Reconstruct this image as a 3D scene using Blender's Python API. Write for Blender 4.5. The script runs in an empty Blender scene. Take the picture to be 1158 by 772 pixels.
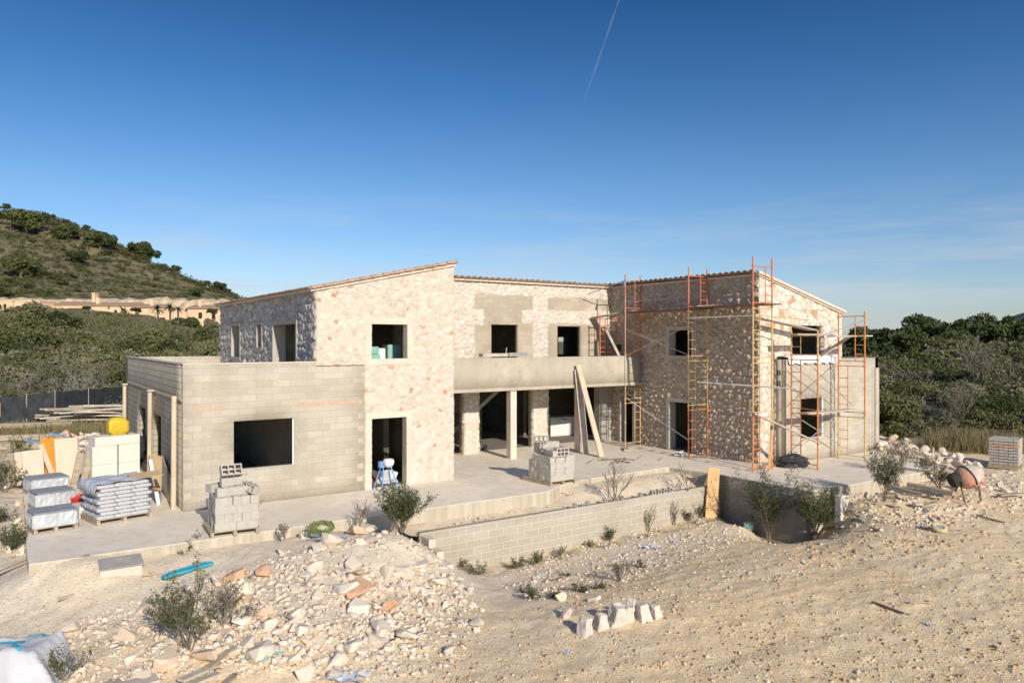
import bpy, bmesh, math, random
import numpy as np
from mathutils import Vector, Matrix, Euler

random.seed(7)
rng = np.random.default_rng(11)
R = math.radians
SC = bpy.context.scene
COL = SC.collection

# ------------------------------------------------------------------ survey
# World axes follow the house: +x along the facade to the right, +y into the
# building, z = 0 on the concrete terrace; metres throughout.
CU, CV, CH, FOC = -3.92, -22.1, 4.75, 830.0
FU, FV, RU, RV = .562, .827, .827, -.562
def ray(px, py):
    a = (px - 579) / FOC
    return FU + a * RU, FV + a * RV, (386 - py) / FOC
def G(px, py, z=0.0):                     # surveyed point on a level z
    d = ray(px, py); t = (z - CH) / d[2]
    return CU + t * d[0], CV + t * d[1]
def at_v(px, py, v):
    d = ray(px, py); t = (v - CV) / d[1]
    return CU + t * d[0], CH + t * d[2]
def at_u(px, py, u):
    d = ray(px, py); t = (u - CU) / d[0]
    return CV + t * d[1], CH + t * d[2]
def XY(X, Y):                              # (right, forward) of the viewpoint -> world
    return CU + X * RU + Y * FU, CV + X * RV + Y * FV
def far(px, Y, z):
    x, y = XY((px - 579) / FOC * Y, Y)
    return (x, y, z)

# ------------------------------------------------------------------ helpers
def tag(o, label=None, cat=None, group=None, kind=None):
    if label: o['label'] = label
    if cat: o['category'] = cat
    if group: o['group'] = group
    if kind: o['kind'] = kind
    return o
def thing(name, label, cat, loc=(0, 0, 0), rz=0.0, group=None):
    o = bpy.data.objects.new(name, None); COL.objects.link(o)
    o.location = loc; o.rotation_euler = (0, 0, rz); o.empty_display_size = .2
    return tag(o, label, cat, group)
def mesh_from(name, V, F, mats=(), uv=None, attrs=None, fmat=None, smooth=False):
    V = np.asarray(V, dtype=np.float32).reshape(-1, 3)
    me = bpy.data.meshes.new(name)
    if isinstance(F, np.ndarray):
        n, k = F.shape
        me.vertices.add(len(V)); me.vertices.foreach_set('co', V.ravel())
        me.loops.add(n * k); me.loops.foreach_set('vertex_index', F.astype(np.int32).ravel())
        me.polygons.add(n)
        me.polygons.foreach_set('loop_start', np.arange(0, n * k, k, dtype=np.int32))
        me.polygons.foreach_set('loop_total', np.full(n, k, dtype=np.int32))
        me.update(calc_edges=True)
    else:
        me.from_pydata(V.tolist(), [], F); me.update()
    for m in mats: me.materials.append(m)
    if uv is not None:                     # per-vertex uv
        lay = me.uv_layers.new(name='UVMap')
        li = np.empty(len(me.loops), dtype=np.int32); me.loops.foreach_get('vertex_index', li)
        lay.data.foreach_set('uv', np.asarray(uv, dtype=np.float32)[li].ravel())
    if attrs:
        for k, a in attrs.items():
            at = me.attributes.new(k, 'FLOAT_COLOR', 'POINT')
            at.data.foreach_set('color', np.asarray(a, dtype=np.float32).ravel())
    if fmat is not None: me.polygons.foreach_set('material_index', np.asarray(fmat, dtype=np.int32))
    if smooth: me.polygons.foreach_set('use_smooth', np.ones(len(me.polygons), dtype=bool))
    me.validate(); me.update()
    return me
def link(name, me, parent=None, loc=None):
    o = bpy.data.objects.new(name, me); COL.objects.link(o)
    if parent: o.parent = parent
    if loc: o.location = loc
    return o

class MB:
    def __init__(s): s.v = []; s.f = []; s.m = []
    def add(s, vs, fs, mi=0):
        b = len(s.v); s.v += [tuple(p) for p in vs]
        s.f += [tuple(b + i for i in f) for f in fs]; s.m += [mi] * len(fs); return s
    def box(s, c, d, rot=None, mi=0, taper=1.0):
        vs = []
        for sz in (-1, 1):
            k = taper if sz > 0 else 1.0
            for sx, sy in ((-1, -1), (1, -1), (1, 1), (-1, 1)):
                vs.append(Vector((sx * d[0] / 2 * k, sy * d[1] / 2 * k, sz * d[2] / 2)))
        if rot is not None:
            M = rot if isinstance(rot, Matrix) else Euler(rot).to_matrix()
            vs = [M @ p for p in vs]
        vs = [p + Vector(c) for p in vs]
        return s.add(vs, [(3, 2, 1, 0), (4, 5, 6, 7), (0, 1, 5, 4), (1, 2, 6, 5), (2, 3, 7, 6), (3, 0, 4, 7)], mi)
    def b2(s, a, b, mi=0):
        return s.box([(a[i] + b[i]) / 2 for i in range(3)], [abs(b[i] - a[i]) for i in range(3)], mi=mi)
    def tube(s, p0, p1, r0, r1=None, n=6, mi=0, caps=True):
        if r1 is None: r1 = r0
        p0 = Vector(p0); p1 = Vector(p1); d = (p1 - p0)
        if d.length < 1e-6: return s
        q = d.to_track_quat('Z', 'Y'); vs = []
        for p, r in ((p0, r0), (p1, r1)):
            for i in range(n):
                a = 2 * math.pi * i / n
                vs.append(p + q @ Vector((r * math.cos(a), r * math.sin(a), 0)))
        fs = [(i, (i + 1) % n, n + (i + 1) % n, n + i) for i in range(n)]
        if caps: fs += [tuple(range(n - 1, -1, -1)), tuple(range(n, 2 * n))]
        return s.add(vs, fs, mi)
    def path(s, pts, r, n=6, mi=0):
        for i in range(len(pts) - 1):
            ra = r[i] if isinstance(r, (list, tuple)) else r
            rb = r[i + 1] if isinstance(r, (list, tuple)) else r
            s.tube(pts[i], pts[i + 1], ra, rb, n, mi)
        return s
    def lathe(s, prof, c=(0, 0, 0), rot=None, n=16, mi=0):
        M = Euler(rot).to_matrix() if rot is not None else Matrix.Identity(3)
        vs = []
        for r, z in prof:
            for i in range(n):
                a = 2 * math.pi * i / n
                vs.append(M @ Vector((r * math.cos(a), r * math.sin(a), z)) + Vector(c))
        fs = []
        for k in range(len(prof) - 1):
            for i in range(n):
                j = (i + 1) % n
                fs.append((k * n + i, k * n + j, (k + 1) * n + j, (k + 1) * n + i))
        return s.add(vs, fs, mi)
    def build(s, name, mats, parent=None, loc=None, bevel=0, smooth=False, world=True, base=True):
        if not isinstance(mats, (list, tuple)): mats = [mats]
        V = np.array(s.v, dtype=np.float32)
        if parent is not None and world: V = V - np.array(parent.location, dtype=np.float32)
        elif parent is None and loc is None and base:
            c = (V.min(0) + V.max(0)) / 2; c[2] = V[:, 2].min(); V = V - c; loc = tuple(float(x) for x in c)
        me = mesh_from(name, V, s.f, mats, fmat=s.m, smooth=smooth)
        o = link(name, me, parent, loc)
        if bevel:
            b = o.modifiers.new('bevel', 'BEVEL'); b.width = bevel; b.segments = 1; b.limit_method = 'ANGLE'
        return o
def dup(o, loc, rot=None, scale=None, label=None, group=None):
    c = o.copy(); COL.objects.link(c); c.location = loc
    if rot is not None: c.rotation_euler = rot if not isinstance(rot, (int, float)) else (0, 0, rot)
    if scale is not None: c.scale = scale if not isinstance(scale, (int, float)) else (scale,) * 3
    if label: c['label'] = label
    if group: c['group'] = group
    for ch in list(o.children):
        k = ch.copy(); COL.objects.link(k); k.parent = c
        for g in ch.children:
            d = g.copy(); COL.objects.link(d); d.parent = k
    return c

# ------------------------------------------------------------------ noise in numpy
def hash2(i, j, s=0):
    h = np.sin(i * 127.1 + j * 311.7 + s * 74.7) * 43758.5453
    return h - np.floor(h)
def vnoise(x, y, s=0):
    xi = np.floor(x); yi = np.floor(y); xf = x - xi; yf = y - yi
    u = xf * xf * (3 - 2 * xf); v = yf * yf * (3 - 2 * yf)
    a = hash2(xi, yi, s); b = hash2(xi + 1, yi, s); c = hash2(xi, yi + 1, s); d = hash2(xi + 1, yi + 1, s)
    return a + (b - a) * u + (c - a) * v + (a - b - c + d) * u * v
def fbm(x, y, o=4, s=0):
    t = 0; a = .5
    for k in range(o):
        t = t + a * (vnoise(x, y, s + k) - .5); x = x * 2.03 + 11.3; y = y * 2.03 + 5.7; a *= .5
    return t
def voronoi(x, y, s=0, jit=.9):
    xi = np.floor(x); yi = np.floor(y)
    f1 = np.full(x.shape, 9.); f2 = np.full(x.shape, 9.); ci = np.zeros(x.shape); cj = np.zeros(x.shape)
    cx = np.zeros(x.shape); cy = np.zeros(x.shape)
    for di in (-1, 0, 1):
        for dj in (-1, 0, 1):
            i = xi + di; j = yi + dj
            px = i + .5 + jit * (hash2(i, j, s) - .5); py = j + .5 + jit * (hash2(i, j, s + 5) - .5)
            d = np.sqrt((x - px) ** 2 + (y - py) ** 2)
            m = d < f1
            f2 = np.where(m, f1, np.minimum(f2, d))
            ci = np.where(m, i, ci); cj = np.where(m, j, cj)
            cx = np.where(m, x - px, cx); cy = np.where(m, y - py, cy)
            f1 = np.where(m, d, f1)
    return f1, f2, ci, cj, cx, cy
def sstep(a, b, x):
    t = np.clip((x - a) / (b - a), 0, 1); return t * t * (3 - 2 * t)

# ------------------------------------------------------------------ materials
def newmat(name):
    m = bpy.data.materials.new(name); m.use_nodes = True
    nt = m.node_tree; b = nt.nodes['Principled BSDF']
    b.inputs['Roughness'].default_value = .9; b.inputs['Specular IOR Level'].default_value = .2
    return m, nt, b
def N(nt, t, **kw):
    n = nt.nodes.new(t)
    for k, v in kw.items():
        if k.startswith('_'): setattr(n, k[1:], v)
        else: n.inputs[k].default_value = v
    return n
def ramp(nt, src, stops, interp='LINEAR'):
    r = nt.nodes.new('ShaderNodeValToRGB'); r.color_ramp.interpolation = interp
    while len(r.color_ramp.elements) < len(stops): r.color_ramp.elements.new(.5)
    for e, (p, c) in zip(r.color_ramp.elements, stops):
        e.position = p; e.color = c if len(c) == 4 else (*c, 1)
    nt.links.new(src, r.inputs[0]); return r.outputs[0]
def mixc(nt, fac, a, b, mode='MIX'):
    m = nt.nodes.new('ShaderNodeMix'); m.data_type = 'RGBA'; m.blend_type = mode
    for i, s in ((0, fac), (6, a), (7, b)):
        if isinstance(s, (int, float)): m.inputs[i].default_value = s
        elif isinstance(s, tuple): m.inputs[i].default_value = s if len(s) == 4 else (*s, 1)
        else: nt.links.new(s, m.inputs[i])
    return m.outputs[2]
def math_(nt, op, a, b=0.0, clamp=False):
    m = nt.nodes.new('ShaderNodeMath'); m.operation = op; m.use_clamp = clamp
    for i, s in ((0, a), (1, b)):
        if isinstance(s, (int, float)): m.inputs[i].default_value = s
        else: nt.links.new(s, m.inputs[i])
    return m.outputs[0]
def bump(nt, b, h, dist=.01, strength=1.0, prev=None):
    n = nt.nodes.new('ShaderNodeBump'); n.inputs['Distance'].default_value = dist; n.inputs['Strength'].default_value = strength
    nt.links.new(h, n.inputs['Height'])
    if prev: nt.links.new(prev, n.inputs['Normal'])
    nt.links.new(n.outputs[0], b.inputs['Normal']); return n.outputs[0]
def coords(nt, kind='pos'):
    if kind == 'pos': return nt.nodes.new('ShaderNodeNewGeometry').outputs['Position']
    t = nt.nodes.new('ShaderNodeTexCoord'); return t.outputs[{'obj': 'Object', 'uv': 'UV', 'gen': 'Generated'}[kind]]
def noise(nt, vec, scale, detail=4, rough=.6):
    n = N(nt, 'ShaderNodeTexNoise', Scale=scale, Detail=detail, Roughness=rough)
    nt.links.new(vec, n.inputs['Vector']); return n.outputs['Fac']
def scaled(nt, vec, s):
    m = nt.nodes.new('ShaderNodeMapping'); m.inputs['Scale'].default_value = s
    nt.links.new(vec, m.inputs['Vector']); return m.outputs[0]

def simple(name, c1, c2, scale=3, rough=.9, bumpd=.004, bscale=40, co='pos', spec=.2, metal=0, stretch=None):
    m, nt, b = newmat(name); p = coords(nt, co)
    if stretch: p = scaled(nt, p, stretch)
    n = noise(nt, p, scale, 5, .65)
    c = ramp(nt, n, [(.3, c1), (.7, c2)])
    nt.links.new(c, b.inputs['Base Color']); b.inputs['Roughness'].default_value = rough
    b.inputs['Specular IOR Level'].default_value = spec; b.inputs['Metallic'].default_value = metal
    if bumpd: bump(nt, b, noise(nt, p, bscale, 3), bumpd, .8)
    return m

def make_concrete(name, base, dark, light, streak=.5, edge=None):
    m, nt, b = newmat(name); p = coords(nt)
    big = noise(nt, p, .45, 5, .6); mid = noise(nt, p, 2.3, 6, .7); fine = noise(nt, p, 30, 3, .7)
    st = noise(nt, scaled(nt, p, (3.0, 3.0, .25)), 1.6, 5, .65)
    c = ramp(nt, mid, [(.28, dark), (.5, base), (.74, light)])
    c = mixc(nt, math_(nt, 'MULTIPLY', ramp(nt, big, [(.42, (0, 0, 0)), (.62, (1, 1, 1))]), .6), c, tuple(.84 * x for x in base))
    c = mixc(nt, math_(nt, 'MULTIPLY', ramp(nt, st, [(.52, (0, 0, 0)), (.72, (1, 1, 1))]), streak), c, dark)
    c = mixc(nt, .25, c, ramp(nt, fine, [(.3, (.25, .24, .22)), (.7, (.75, .72, .66))]), 'OVERLAY')
    if edge:
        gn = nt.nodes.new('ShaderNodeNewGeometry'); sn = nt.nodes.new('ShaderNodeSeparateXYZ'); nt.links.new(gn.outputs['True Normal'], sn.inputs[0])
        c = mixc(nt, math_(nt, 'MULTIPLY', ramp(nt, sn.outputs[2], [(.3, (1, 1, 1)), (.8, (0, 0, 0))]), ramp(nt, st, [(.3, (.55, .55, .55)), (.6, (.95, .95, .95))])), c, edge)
    nt.links.new(c, b.inputs['Base Color'])
    bump(nt, b, math_(nt, 'ADD', mid, math_(nt, 'MULTIPLY', fine, .35)), .02, .55)
    return m

def make_blockwall(name, c1, c2, mortar, rowh=.2, width=.5, dark_lines=False):
    m, nt, b = newmat(name); uv = coords(nt, 'uv'); p = coords(nt)
    wob = nt.nodes.new('ShaderNodeVectorMath'); wob.operation = 'MULTIPLY_ADD'
    nn = N(nt, 'ShaderNodeTexNoise', Scale=5.0, Detail=2.0); nt.links.new(uv, nn.inputs['Vector'])
    nt.links.new(nn.outputs['Color'], wob.inputs[0]); wob.inputs[1].default_value = (.012, .012, 0)
    nt.links.new(uv, wob.inputs[2])
    br = N(nt, 'ShaderNodeTexBrick', Scale=1.0)
    br.inputs['Mortar Size'].default_value = .011; br.inputs['Mortar Smooth'].default_value = .3
    br.inputs['Brick Width'].default_value = width; br.inputs['Row Height'].default_value = rowh
    br.inputs['Color1'].default_value = (*c1, 1); br.inputs['Color2'].default_value = (*c2, 1); br.inputs['Mortar'].default_value = (*mortar, 1)
    br.inputs['Bias'].default_value = .1
    nt.links.new(wob.outputs[0], br.inputs['Vector'])
    big = noise(nt, p, .6, 5, .62); mid = noise(nt, p, 3.1, 6, .7); fine = noise(nt, p, 34, 3, .7)
    st = noise(nt, scaled(nt, p, (3, 3, .3)), 1.4, 5, .65)
    c = br.outputs['Color']
    c = mixc(nt, math_(nt, 'MULTIPLY', ramp(nt, big, [(.46, (0, 0, 0)), (.66, (1, 1, 1))]), .5), c, (.36, .30, .215))
    c = mixc(nt, math_(nt, 'MULTIPLY', ramp(nt, mid, [(.56, (0, 0, 0)), (.75, (1, 1, 1))]), .4), c, (.57, .51, .42))
    c = mixc(nt, math_(nt, 'MULTIPLY', ramp(nt, st, [(.55, (0, 0, 0)), (.75, (1, 1, 1))]), .22), c, (.3, .265, .2))
    c = mixc(nt, .3, c, ramp(nt, fine, [(.3, (.22, .21, .2)), (.7, (.78, .76, .72))]), 'OVERLAY')
    nt.links.new(c, b.inputs['Base Color'])
    h = math_(nt, 'SUBTRACT', math_(nt, 'MULTIPLY', math_(nt, 'ADD', mid, math_(nt, 'MULTIPLY', fine, .5)), .35), math_(nt, 'MULTIPLY', br.outputs['Fac'], .8))
    bump(nt, b, h, .007, .75)
    return m

def make_stone(name, stops, mortar, block=(.36, .31, .24), fine_amt=.3):
    # vertex colour 'st': r = per stone random, g = joint (0) to stone (1), b = stone veneer / bare block mask, a = second random
    m, nt, b = newmat(name); p = coords(nt)
    a = N(nt, 'ShaderNodeVertexColor', _layer_name='st')
    sep = nt.nodes.new('ShaderNodeSeparateColor'); nt.links.new(a.outputs['Color'], sep.inputs[0])
    mid = noise(nt, p, 5.5, 6, .7); fine = noise(nt, p, 38, 4, .7); big = noise(nt, p, .7, 4, .6)
    base = ramp(nt, math_(nt, 'ADD', sep.outputs[0], math_(nt, 'MULTIPLY', math_(nt, 'SUBTRACT', mid, .5), .1)), stops)
    base = mixc(nt, .55, base, ramp(nt, mid, [(.3, (.33, .31, .3)), (.7, (.68, .67, .66))]), 'OVERLAY')
    base = mixc(nt, fine_amt, base, ramp(nt, fine, [(.3, (.2, .2, .2)), (.7, (.8, .79, .77))]), 'OVERLAY')
    mo = mixc(nt, .5, mortar, ramp(nt, fine, [(.3, (.2, .19, .17)), (.7, (.75, .72, .66))]), 'OVERLAY')
    c = mixc(nt, sep.outputs[1], mo, base)
    br = N(nt, 'ShaderNodeTexBrick', Scale=1.0)
    br.inputs['Mortar Size'].default_value = .009; br.inputs['Brick Width'].default_value = .5; br.inputs['Row Height'].default_value = .2
    br.inputs['Color1'].default_value = (*block, 1); br.inputs['Color2'].default_value = tuple(.86 * x for x in block) + (1,)
    br.inputs['Mortar'].default_value = tuple(.8 * x for x in block) + (1,)
    nt.links.new(coords(nt, 'uv'), br.inputs['Vector'])
    blk = mixc(nt, .4, br.outputs['Color'], ramp(nt, big, [(.3, (.3, .29, .26)), (.7, (.65, .62, .58))]), 'OVERLAY')
    c = mixc(nt, sep.outputs[2], blk, c)
    c = mixc(nt, math_(nt, 'MULTIPLY', ramp(nt, big, [(.5, (0, 0, 0)), (.7, (1, 1, 1))]), .2), c, mortar)
    nt.links.new(c, b.inputs['Base Color'])
    bump(nt, b, math_(nt, 'ADD', mid, math_(nt, 'MULTIPLY', fine, .4)), .025, .7)
    return m

M = {}
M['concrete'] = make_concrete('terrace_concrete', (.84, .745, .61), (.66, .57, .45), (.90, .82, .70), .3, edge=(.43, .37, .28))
M['concrete_raw'] = make_concrete('raw_concrete', (.50, .44, .35), (.37, .32, .245), (.58, .52, .43), .45)
M['conc_grey'] = make_concrete('grey_concrete', (.36, .34, .31), (.26, .25, .22), (.46, .44, .41), .4)
M['block_wall'] = make_blockwall('hollow_block_wall', (.545, .495, .412), (.46, .415, .342), (.47, .425, .348))
M['block_shade'] = make_blockwall('shaded_block_wall', (.47, .42, .335), (.41, .365, .285), (.16, .14, .11))  # darker copy of the block wall; raking shade in the joints painted as mortar
M['ret_wall'] = make_blockwall('retaining_block_wall', (.47, .42, .345), (.43, .38, .305), (.62, .565, .48))
M['pit_wall'] = make_blockwall('pit_block_wall', (.25, .24, .222), (.215, .205, .19), (.28, .268, .245))  # block colours darkened to paint in the shade of the pit
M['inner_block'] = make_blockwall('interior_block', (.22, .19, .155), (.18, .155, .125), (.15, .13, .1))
M['stone_front'] = make_stone('pale_stone_flush', [(0, (.53, .465, .39)), (.45, (.60, .53, .455)), (.86, (.66, .59, .515)), (.95, (.66, .56, .46)), (.97, (.56, .37, .25)), (.99, (.46, .28, .18))], (.60, .535, .455), block=(.5, .44, .36), fine_amt=.35)
M['stone_gable'] = make_stone('pale_stone_open_joints', [(0, (.60, .505, .41)), (.5, (.72, .63, .54)), (.85, (.79, .71, .62)), (.93, (.60, .42, .27)), (1, (.5, .3, .2))], (.36, .29, .22))
M['stone_court'] = make_stone('rough_court_stone', [(0, (.43, .35, .27)), (.5, (.51, .43, .34)), (.88, (.58, .50, .405)), (.96, (.50, .37, .27)), (1, (.44, .29, .2))], (.47, .39, .305), block=(.36, .31, .24))
M['stone_rubble'] = make_stone('white_rubble_face', [(0, (.57, .51, .44)), (.5, (.64, .58, .51)), (.95, (.70, .645, .575)), (1, (.58, .47, .37))], (.57, .51, .435), block=(.50, .43, .335))
M['stone_grey'] = make_stone('rough_grey_stone', [(0, (.43, .40, .37)), (.6, (.58, .545, .505)), (1, (.66, .62, .58))], (.42, .39, .355))
M['plaster'] = make_concrete('pale_plaster', (.68, .59, .49), (.58, .5, .41), (.74, .66, .57), .15)
M['plaster_grey'] = make_concrete('grey_plaster', (.48, .44, .385), (.40, .36, .31), (.54, .5, .45), .2)
M['tile'] = simple('clay_tile', (.36, .205, .13), (.58, .40, .29), 6, .9, .006, 30)
M['tile_dark'] = simple('weathered_tile', (.25, .17, .125), (.44, .31, .235), 7, .9, .006, 30)
M['wood'] = simple('weathered_wood', (.30, .24, .165), (.50, .42, .31), 3, .85, .003, 20, stretch=(1, 1, 4))
M['wood_pale'] = simple('new_timber', (.52, .42, .29), (.66, .56, .42), 4, .8, .002, 20, stretch=(1, 1, .4))
M['plank'] = simple('scaffold_plank_wood', (.40, .34, .27), (.62, .55, .46), 3, .85, .003, 16)
M['plank_dark'] = simple('stained_plank_wood', (.16, .085, .06), (.30, .19, .14), 4, .85, .003, 16)
M['floor_in'] = simple('dark_inner_floor', (.20, .175, .145), (.28, .25, .21), 2, .95, .005, 20)  # floor colour darkened to cut bounced light and keep the rooms dark
M['ply'] = simple('shuttering_ply', (.62, .37, .16), (.74, .50, .25), 2.5, .6, .001, 20)
M['steel_red'] = simple('orange_red_paint', (.52, .13, .05), (.66, .24, .12), 9, .55, .001, 60, spec=.4)
M['steel_orange'] = simple('orange_paint', (.58, .17, .035), (.70, .29, .10), 9, .55, .001, 60, spec=.4)
M['steel_yellow'] = simple('ochre_paint', (.55, .33, .10), (.68, .48, .22), 9, .55, .001, 60, spec=.4)
M['steel_grey'] = simple('galvanised_tube', (.30, .29, .28), (.55, .53, .5), 8, .5, .001, 60, spec=.5, metal=.3)
M['white_sack'] = None
M['film'] = simple('milky_plastic_film', (.40, .42, .44), (.60, .61, .62), 2.5, .35, .012, 9, spec=.5)
M['aac'] = simple('white_block', (.68, .62, .54), (.75, .69, .61), 4, .95, .003, 50)
M['slab_grey'] = simple('grey_slab', (.26, .27, .28), (.36, .37, .38), 3, .8, .003, 30)
M['orange_panel'] = simple('orange_panel', (.78, .26, .02), (.84, .33, .05), 3, .6, .001, 30)
M['cream_panel'] = simple('cream_board', (.66, .55, .42), (.73, .63, .50), 2, .7, .001, 30)
M['red_plastic'] = simple('red_plastic', (.55, .03, .02), (.66, .07, .05), 3, .45, .01, 12, spec=.4)
M['black_plastic'] = simple('black_plastic', (.015, .016, .018), (.04, .042, .045), 3, .5, .02, 7, spec=.5)
M['black_net'] = simple('dark_mesh_net', (.028, .031, .036), (.06, .064, .07), 2.0, .9, .03, 4)
M['insul'] = simple('insulation_board', (.48, .34, .18), (.60, .45, .26), 5, .8, .002, 40)
M['foam_white'] = simple('white_foam', (.66, .67, .68), (.78, .79, .80), 4, .7, .003, 40)
M['blue_steel'] = simple('blue_paint', (.10, .22, .48), (.20, .36, .62), 6, .5, .001, 40, spec=.4)
M['teal'] = simple('teal_paint', (.02, .30, .42), (.07, .46, .58), 5, .6, .002, 30)
M['white_paint'] = simple('dusty_white', (.66, .64, .6), (.8, .78, .75), 5, .6, .002, 40)
M['rubber'] = simple('dusty_rubber', (.025, .025, .026), (.07, .065, .06), 5, .8, .004, 40)
M['tyre_cream'] = simple('faded_yellow_rim', (.50, .42, .24), (.62, .54, .34), 5, .7, .003, 40)
M['mixer_drum'] = simple('cement_stained_drum', (.44, .37, .30), (.60, .53, .45), 4, .8, .006, 20)
M['mixer_bowl'] = simple('cement_stained_orange', (.50, .20, .12), (.56, .46, .38), 3.2, .75, .006, 25)
M['mixer_orange'] = simple('mixer_orange', (.52, .14, .07), (.66, .26, .16), 6, .6, .002, 40)
M['green_hose'] = simple('green_hose', (.09, .13, .035), (.22, .26, .09), 8, .6, .002, 40)
M['aqua'] = simple('aqua_plastic', (.20, .42, .36), (.33, .56, .48), 4, .5, .004, 20)
M['twig'] = simple('dry_twig', (.16, .125, .09), (.30, .25, .19), 6, .95, 0)
M['twig_pale'] = simple('bleached_twig', (.27, .24, .20), (.44, .40, .35), 6, .95, 0)
M['bark'] = simple('bark', (.10, .08, .06), (.2, .17, .13), 6, .95, .01, 20)
M['brick_red'] = simple('terracotta_brick', (.54, .30, .17), (.68, .46, .30), 7, .9, .004, 30)
M['brick_course'] = simple('dusty_brick_course', (.48, .36, .26), (.60, .44, .31), 4, .9, .004, 30)
M['blockc'] = simple('hollow_block', (.42, .39, .335), (.54, .50, .435), 5, .95, .005, 45)
M['house_wall'] = simple('ochre_render', (.74, .52, .32), (.82, .60, .40), .6, .9, 0)
M['house_roof'] = simple('faded_roof_tile', (.36, .235, .15), (.46, .32, .215), 1.2, .9, .05, 4)
M['dark_in'] = simple('deep_shade_interior', (.03, .026, .024), (.05, .045, .04), 3, .9, 0)
M['cut_rock'] = simple('cut_rock', (.46, .35, .23), (.62, .49, .35), .5, .95, .3, 1.2)

def sack_mat(name, base, ink, amount=.5, sx=9, sz=60):
    m, nt, b = newmat(name); p = coords(nt, 'obj')
    n1 = noise(nt, scaled(nt, p, (14, 14, 60)), 1.0, 2, .5); n2 = noise(nt, scaled(nt, p, (40, 40, 30)), 1.0, 1, .5)
    f = math_(nt, 'MULTIPLY', ramp(nt, n1, [(.50, (0, 0, 0)), (.54, (1, 1, 1))]), ramp(nt, n2, [(.42, (0, 0, 0)), (.5, (1, 1, 1))]))
    c = mixc(nt, math_(nt, 'MULTIPLY', f, amount), base, ink)
    nt.links.new(c, b.inputs['Base Color']); b.inputs['Roughness'].default_value = .45; b.inputs['Specular IOR Level'].default_value = .4
    bump(nt, b, noise(nt, p, 16, 3), .02, .5); return m
M['white_sack'] = sack_mat('white_printed_sack', (.62, .62, .635), (.16, .165, .19), 1.0)
M['yellow_sack'] = sack_mat('yellow_printed_sack', (.72, .52, .03), (.25, .18, .03), .9)
M['big_bag'] = simple('woven_white_bag', (.50, .50, .52), (.60, .60, .615), 3, .6, .02, 7)

def foliage(name, stops, trans=.25, vary=.5):
    m, nt, b = newmat(name)
    a = N(nt, 'ShaderNodeVertexColor', _layer_name='lf')
    sep = nt.nodes.new('ShaderNodeSeparateColor'); nt.links.new(a.outputs['Color'], sep.inputs[0])
    oi = nt.nodes.new('ShaderNodeObjectInfo')
    f = math_(nt, 'ADD', math_(nt, 'MULTIPLY', sep.outputs[0], 1 - vary), math_(nt, 'MULTIPLY', oi.outputs['Random'], vary))
    c = ramp(nt, f, stops)
    c = mixc(nt, 1.0, c, ramp(nt, sep.outputs[1], [(0, (.55, .55, .55)), (1, (1.25, 1.25, 1.2))]), 'MULTIPLY')  # painted shade: inner and lower leaves darker, outer and upper ones brighter
    nt.links.new(c, b.inputs['Base Color']); b.inputs['Roughness'].default_value = .75; b.inputs['Specular IOR Level'].default_value = .15
    t = nt.nodes.new('ShaderNodeBsdfTranslucent'); nt.links.new(c, t.inputs[0])
    mx = nt.nodes.new('ShaderNodeMixShader'); mx.inputs[0].default_value = trans
    nt.links.new(b.outputs[0], mx.inputs[1]); nt.links.new(t.outputs[0], mx.inputs[2])
    nt.links.new(mx.outputs[0], nt.nodes['Material Output'].inputs[0]); return m
M['leaf_scrub'] = foliage('scrub_leaves', [(0, (.08, .095, .034)), (.3, (.145, .153, .060)), (.55, (.20, .195, .09)), (.8, (.245, .225, .14)), (1, (.30, .27, .19))])
M['leaf_dark'] = foliage('dark_evergreen_leaves', [(0, (.048, .066, .023)), (.5, (.095, .116, .040)), (1, (.155, .175, .068))])
M['leaf_grey'] = foliage('grey_olive_leaves', [(0, (.15, .15, .092)), (.5, (.22, .21, .145)), (1, (.29, .265, .20))])
M['leaf_hill'] = foliage('hill_shrub_leaves', [(0, (.05, .06, .025)), (.5, (.10, .105, .042)), (1, (.16, .15, .075))])
M['leaf_weed'] = foliage('weed_leaves', [(0, (.055, .075, .022)), (.5, (.10, .12, .045)), (1, (.17, .17, .085))], vary=.3)
M['leaf_palm'] = foliage('palm_leaves', [(0, (.05, .065, .025)), (1, (.12, .13, .06))])
M['leaf_grass'] = foliage('dry_grass_blades', [(0, (.15, .13, .055)), (.5, (.29, .24, .13)), (1, (.42, .35, .22))], vary=.3)

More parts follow.
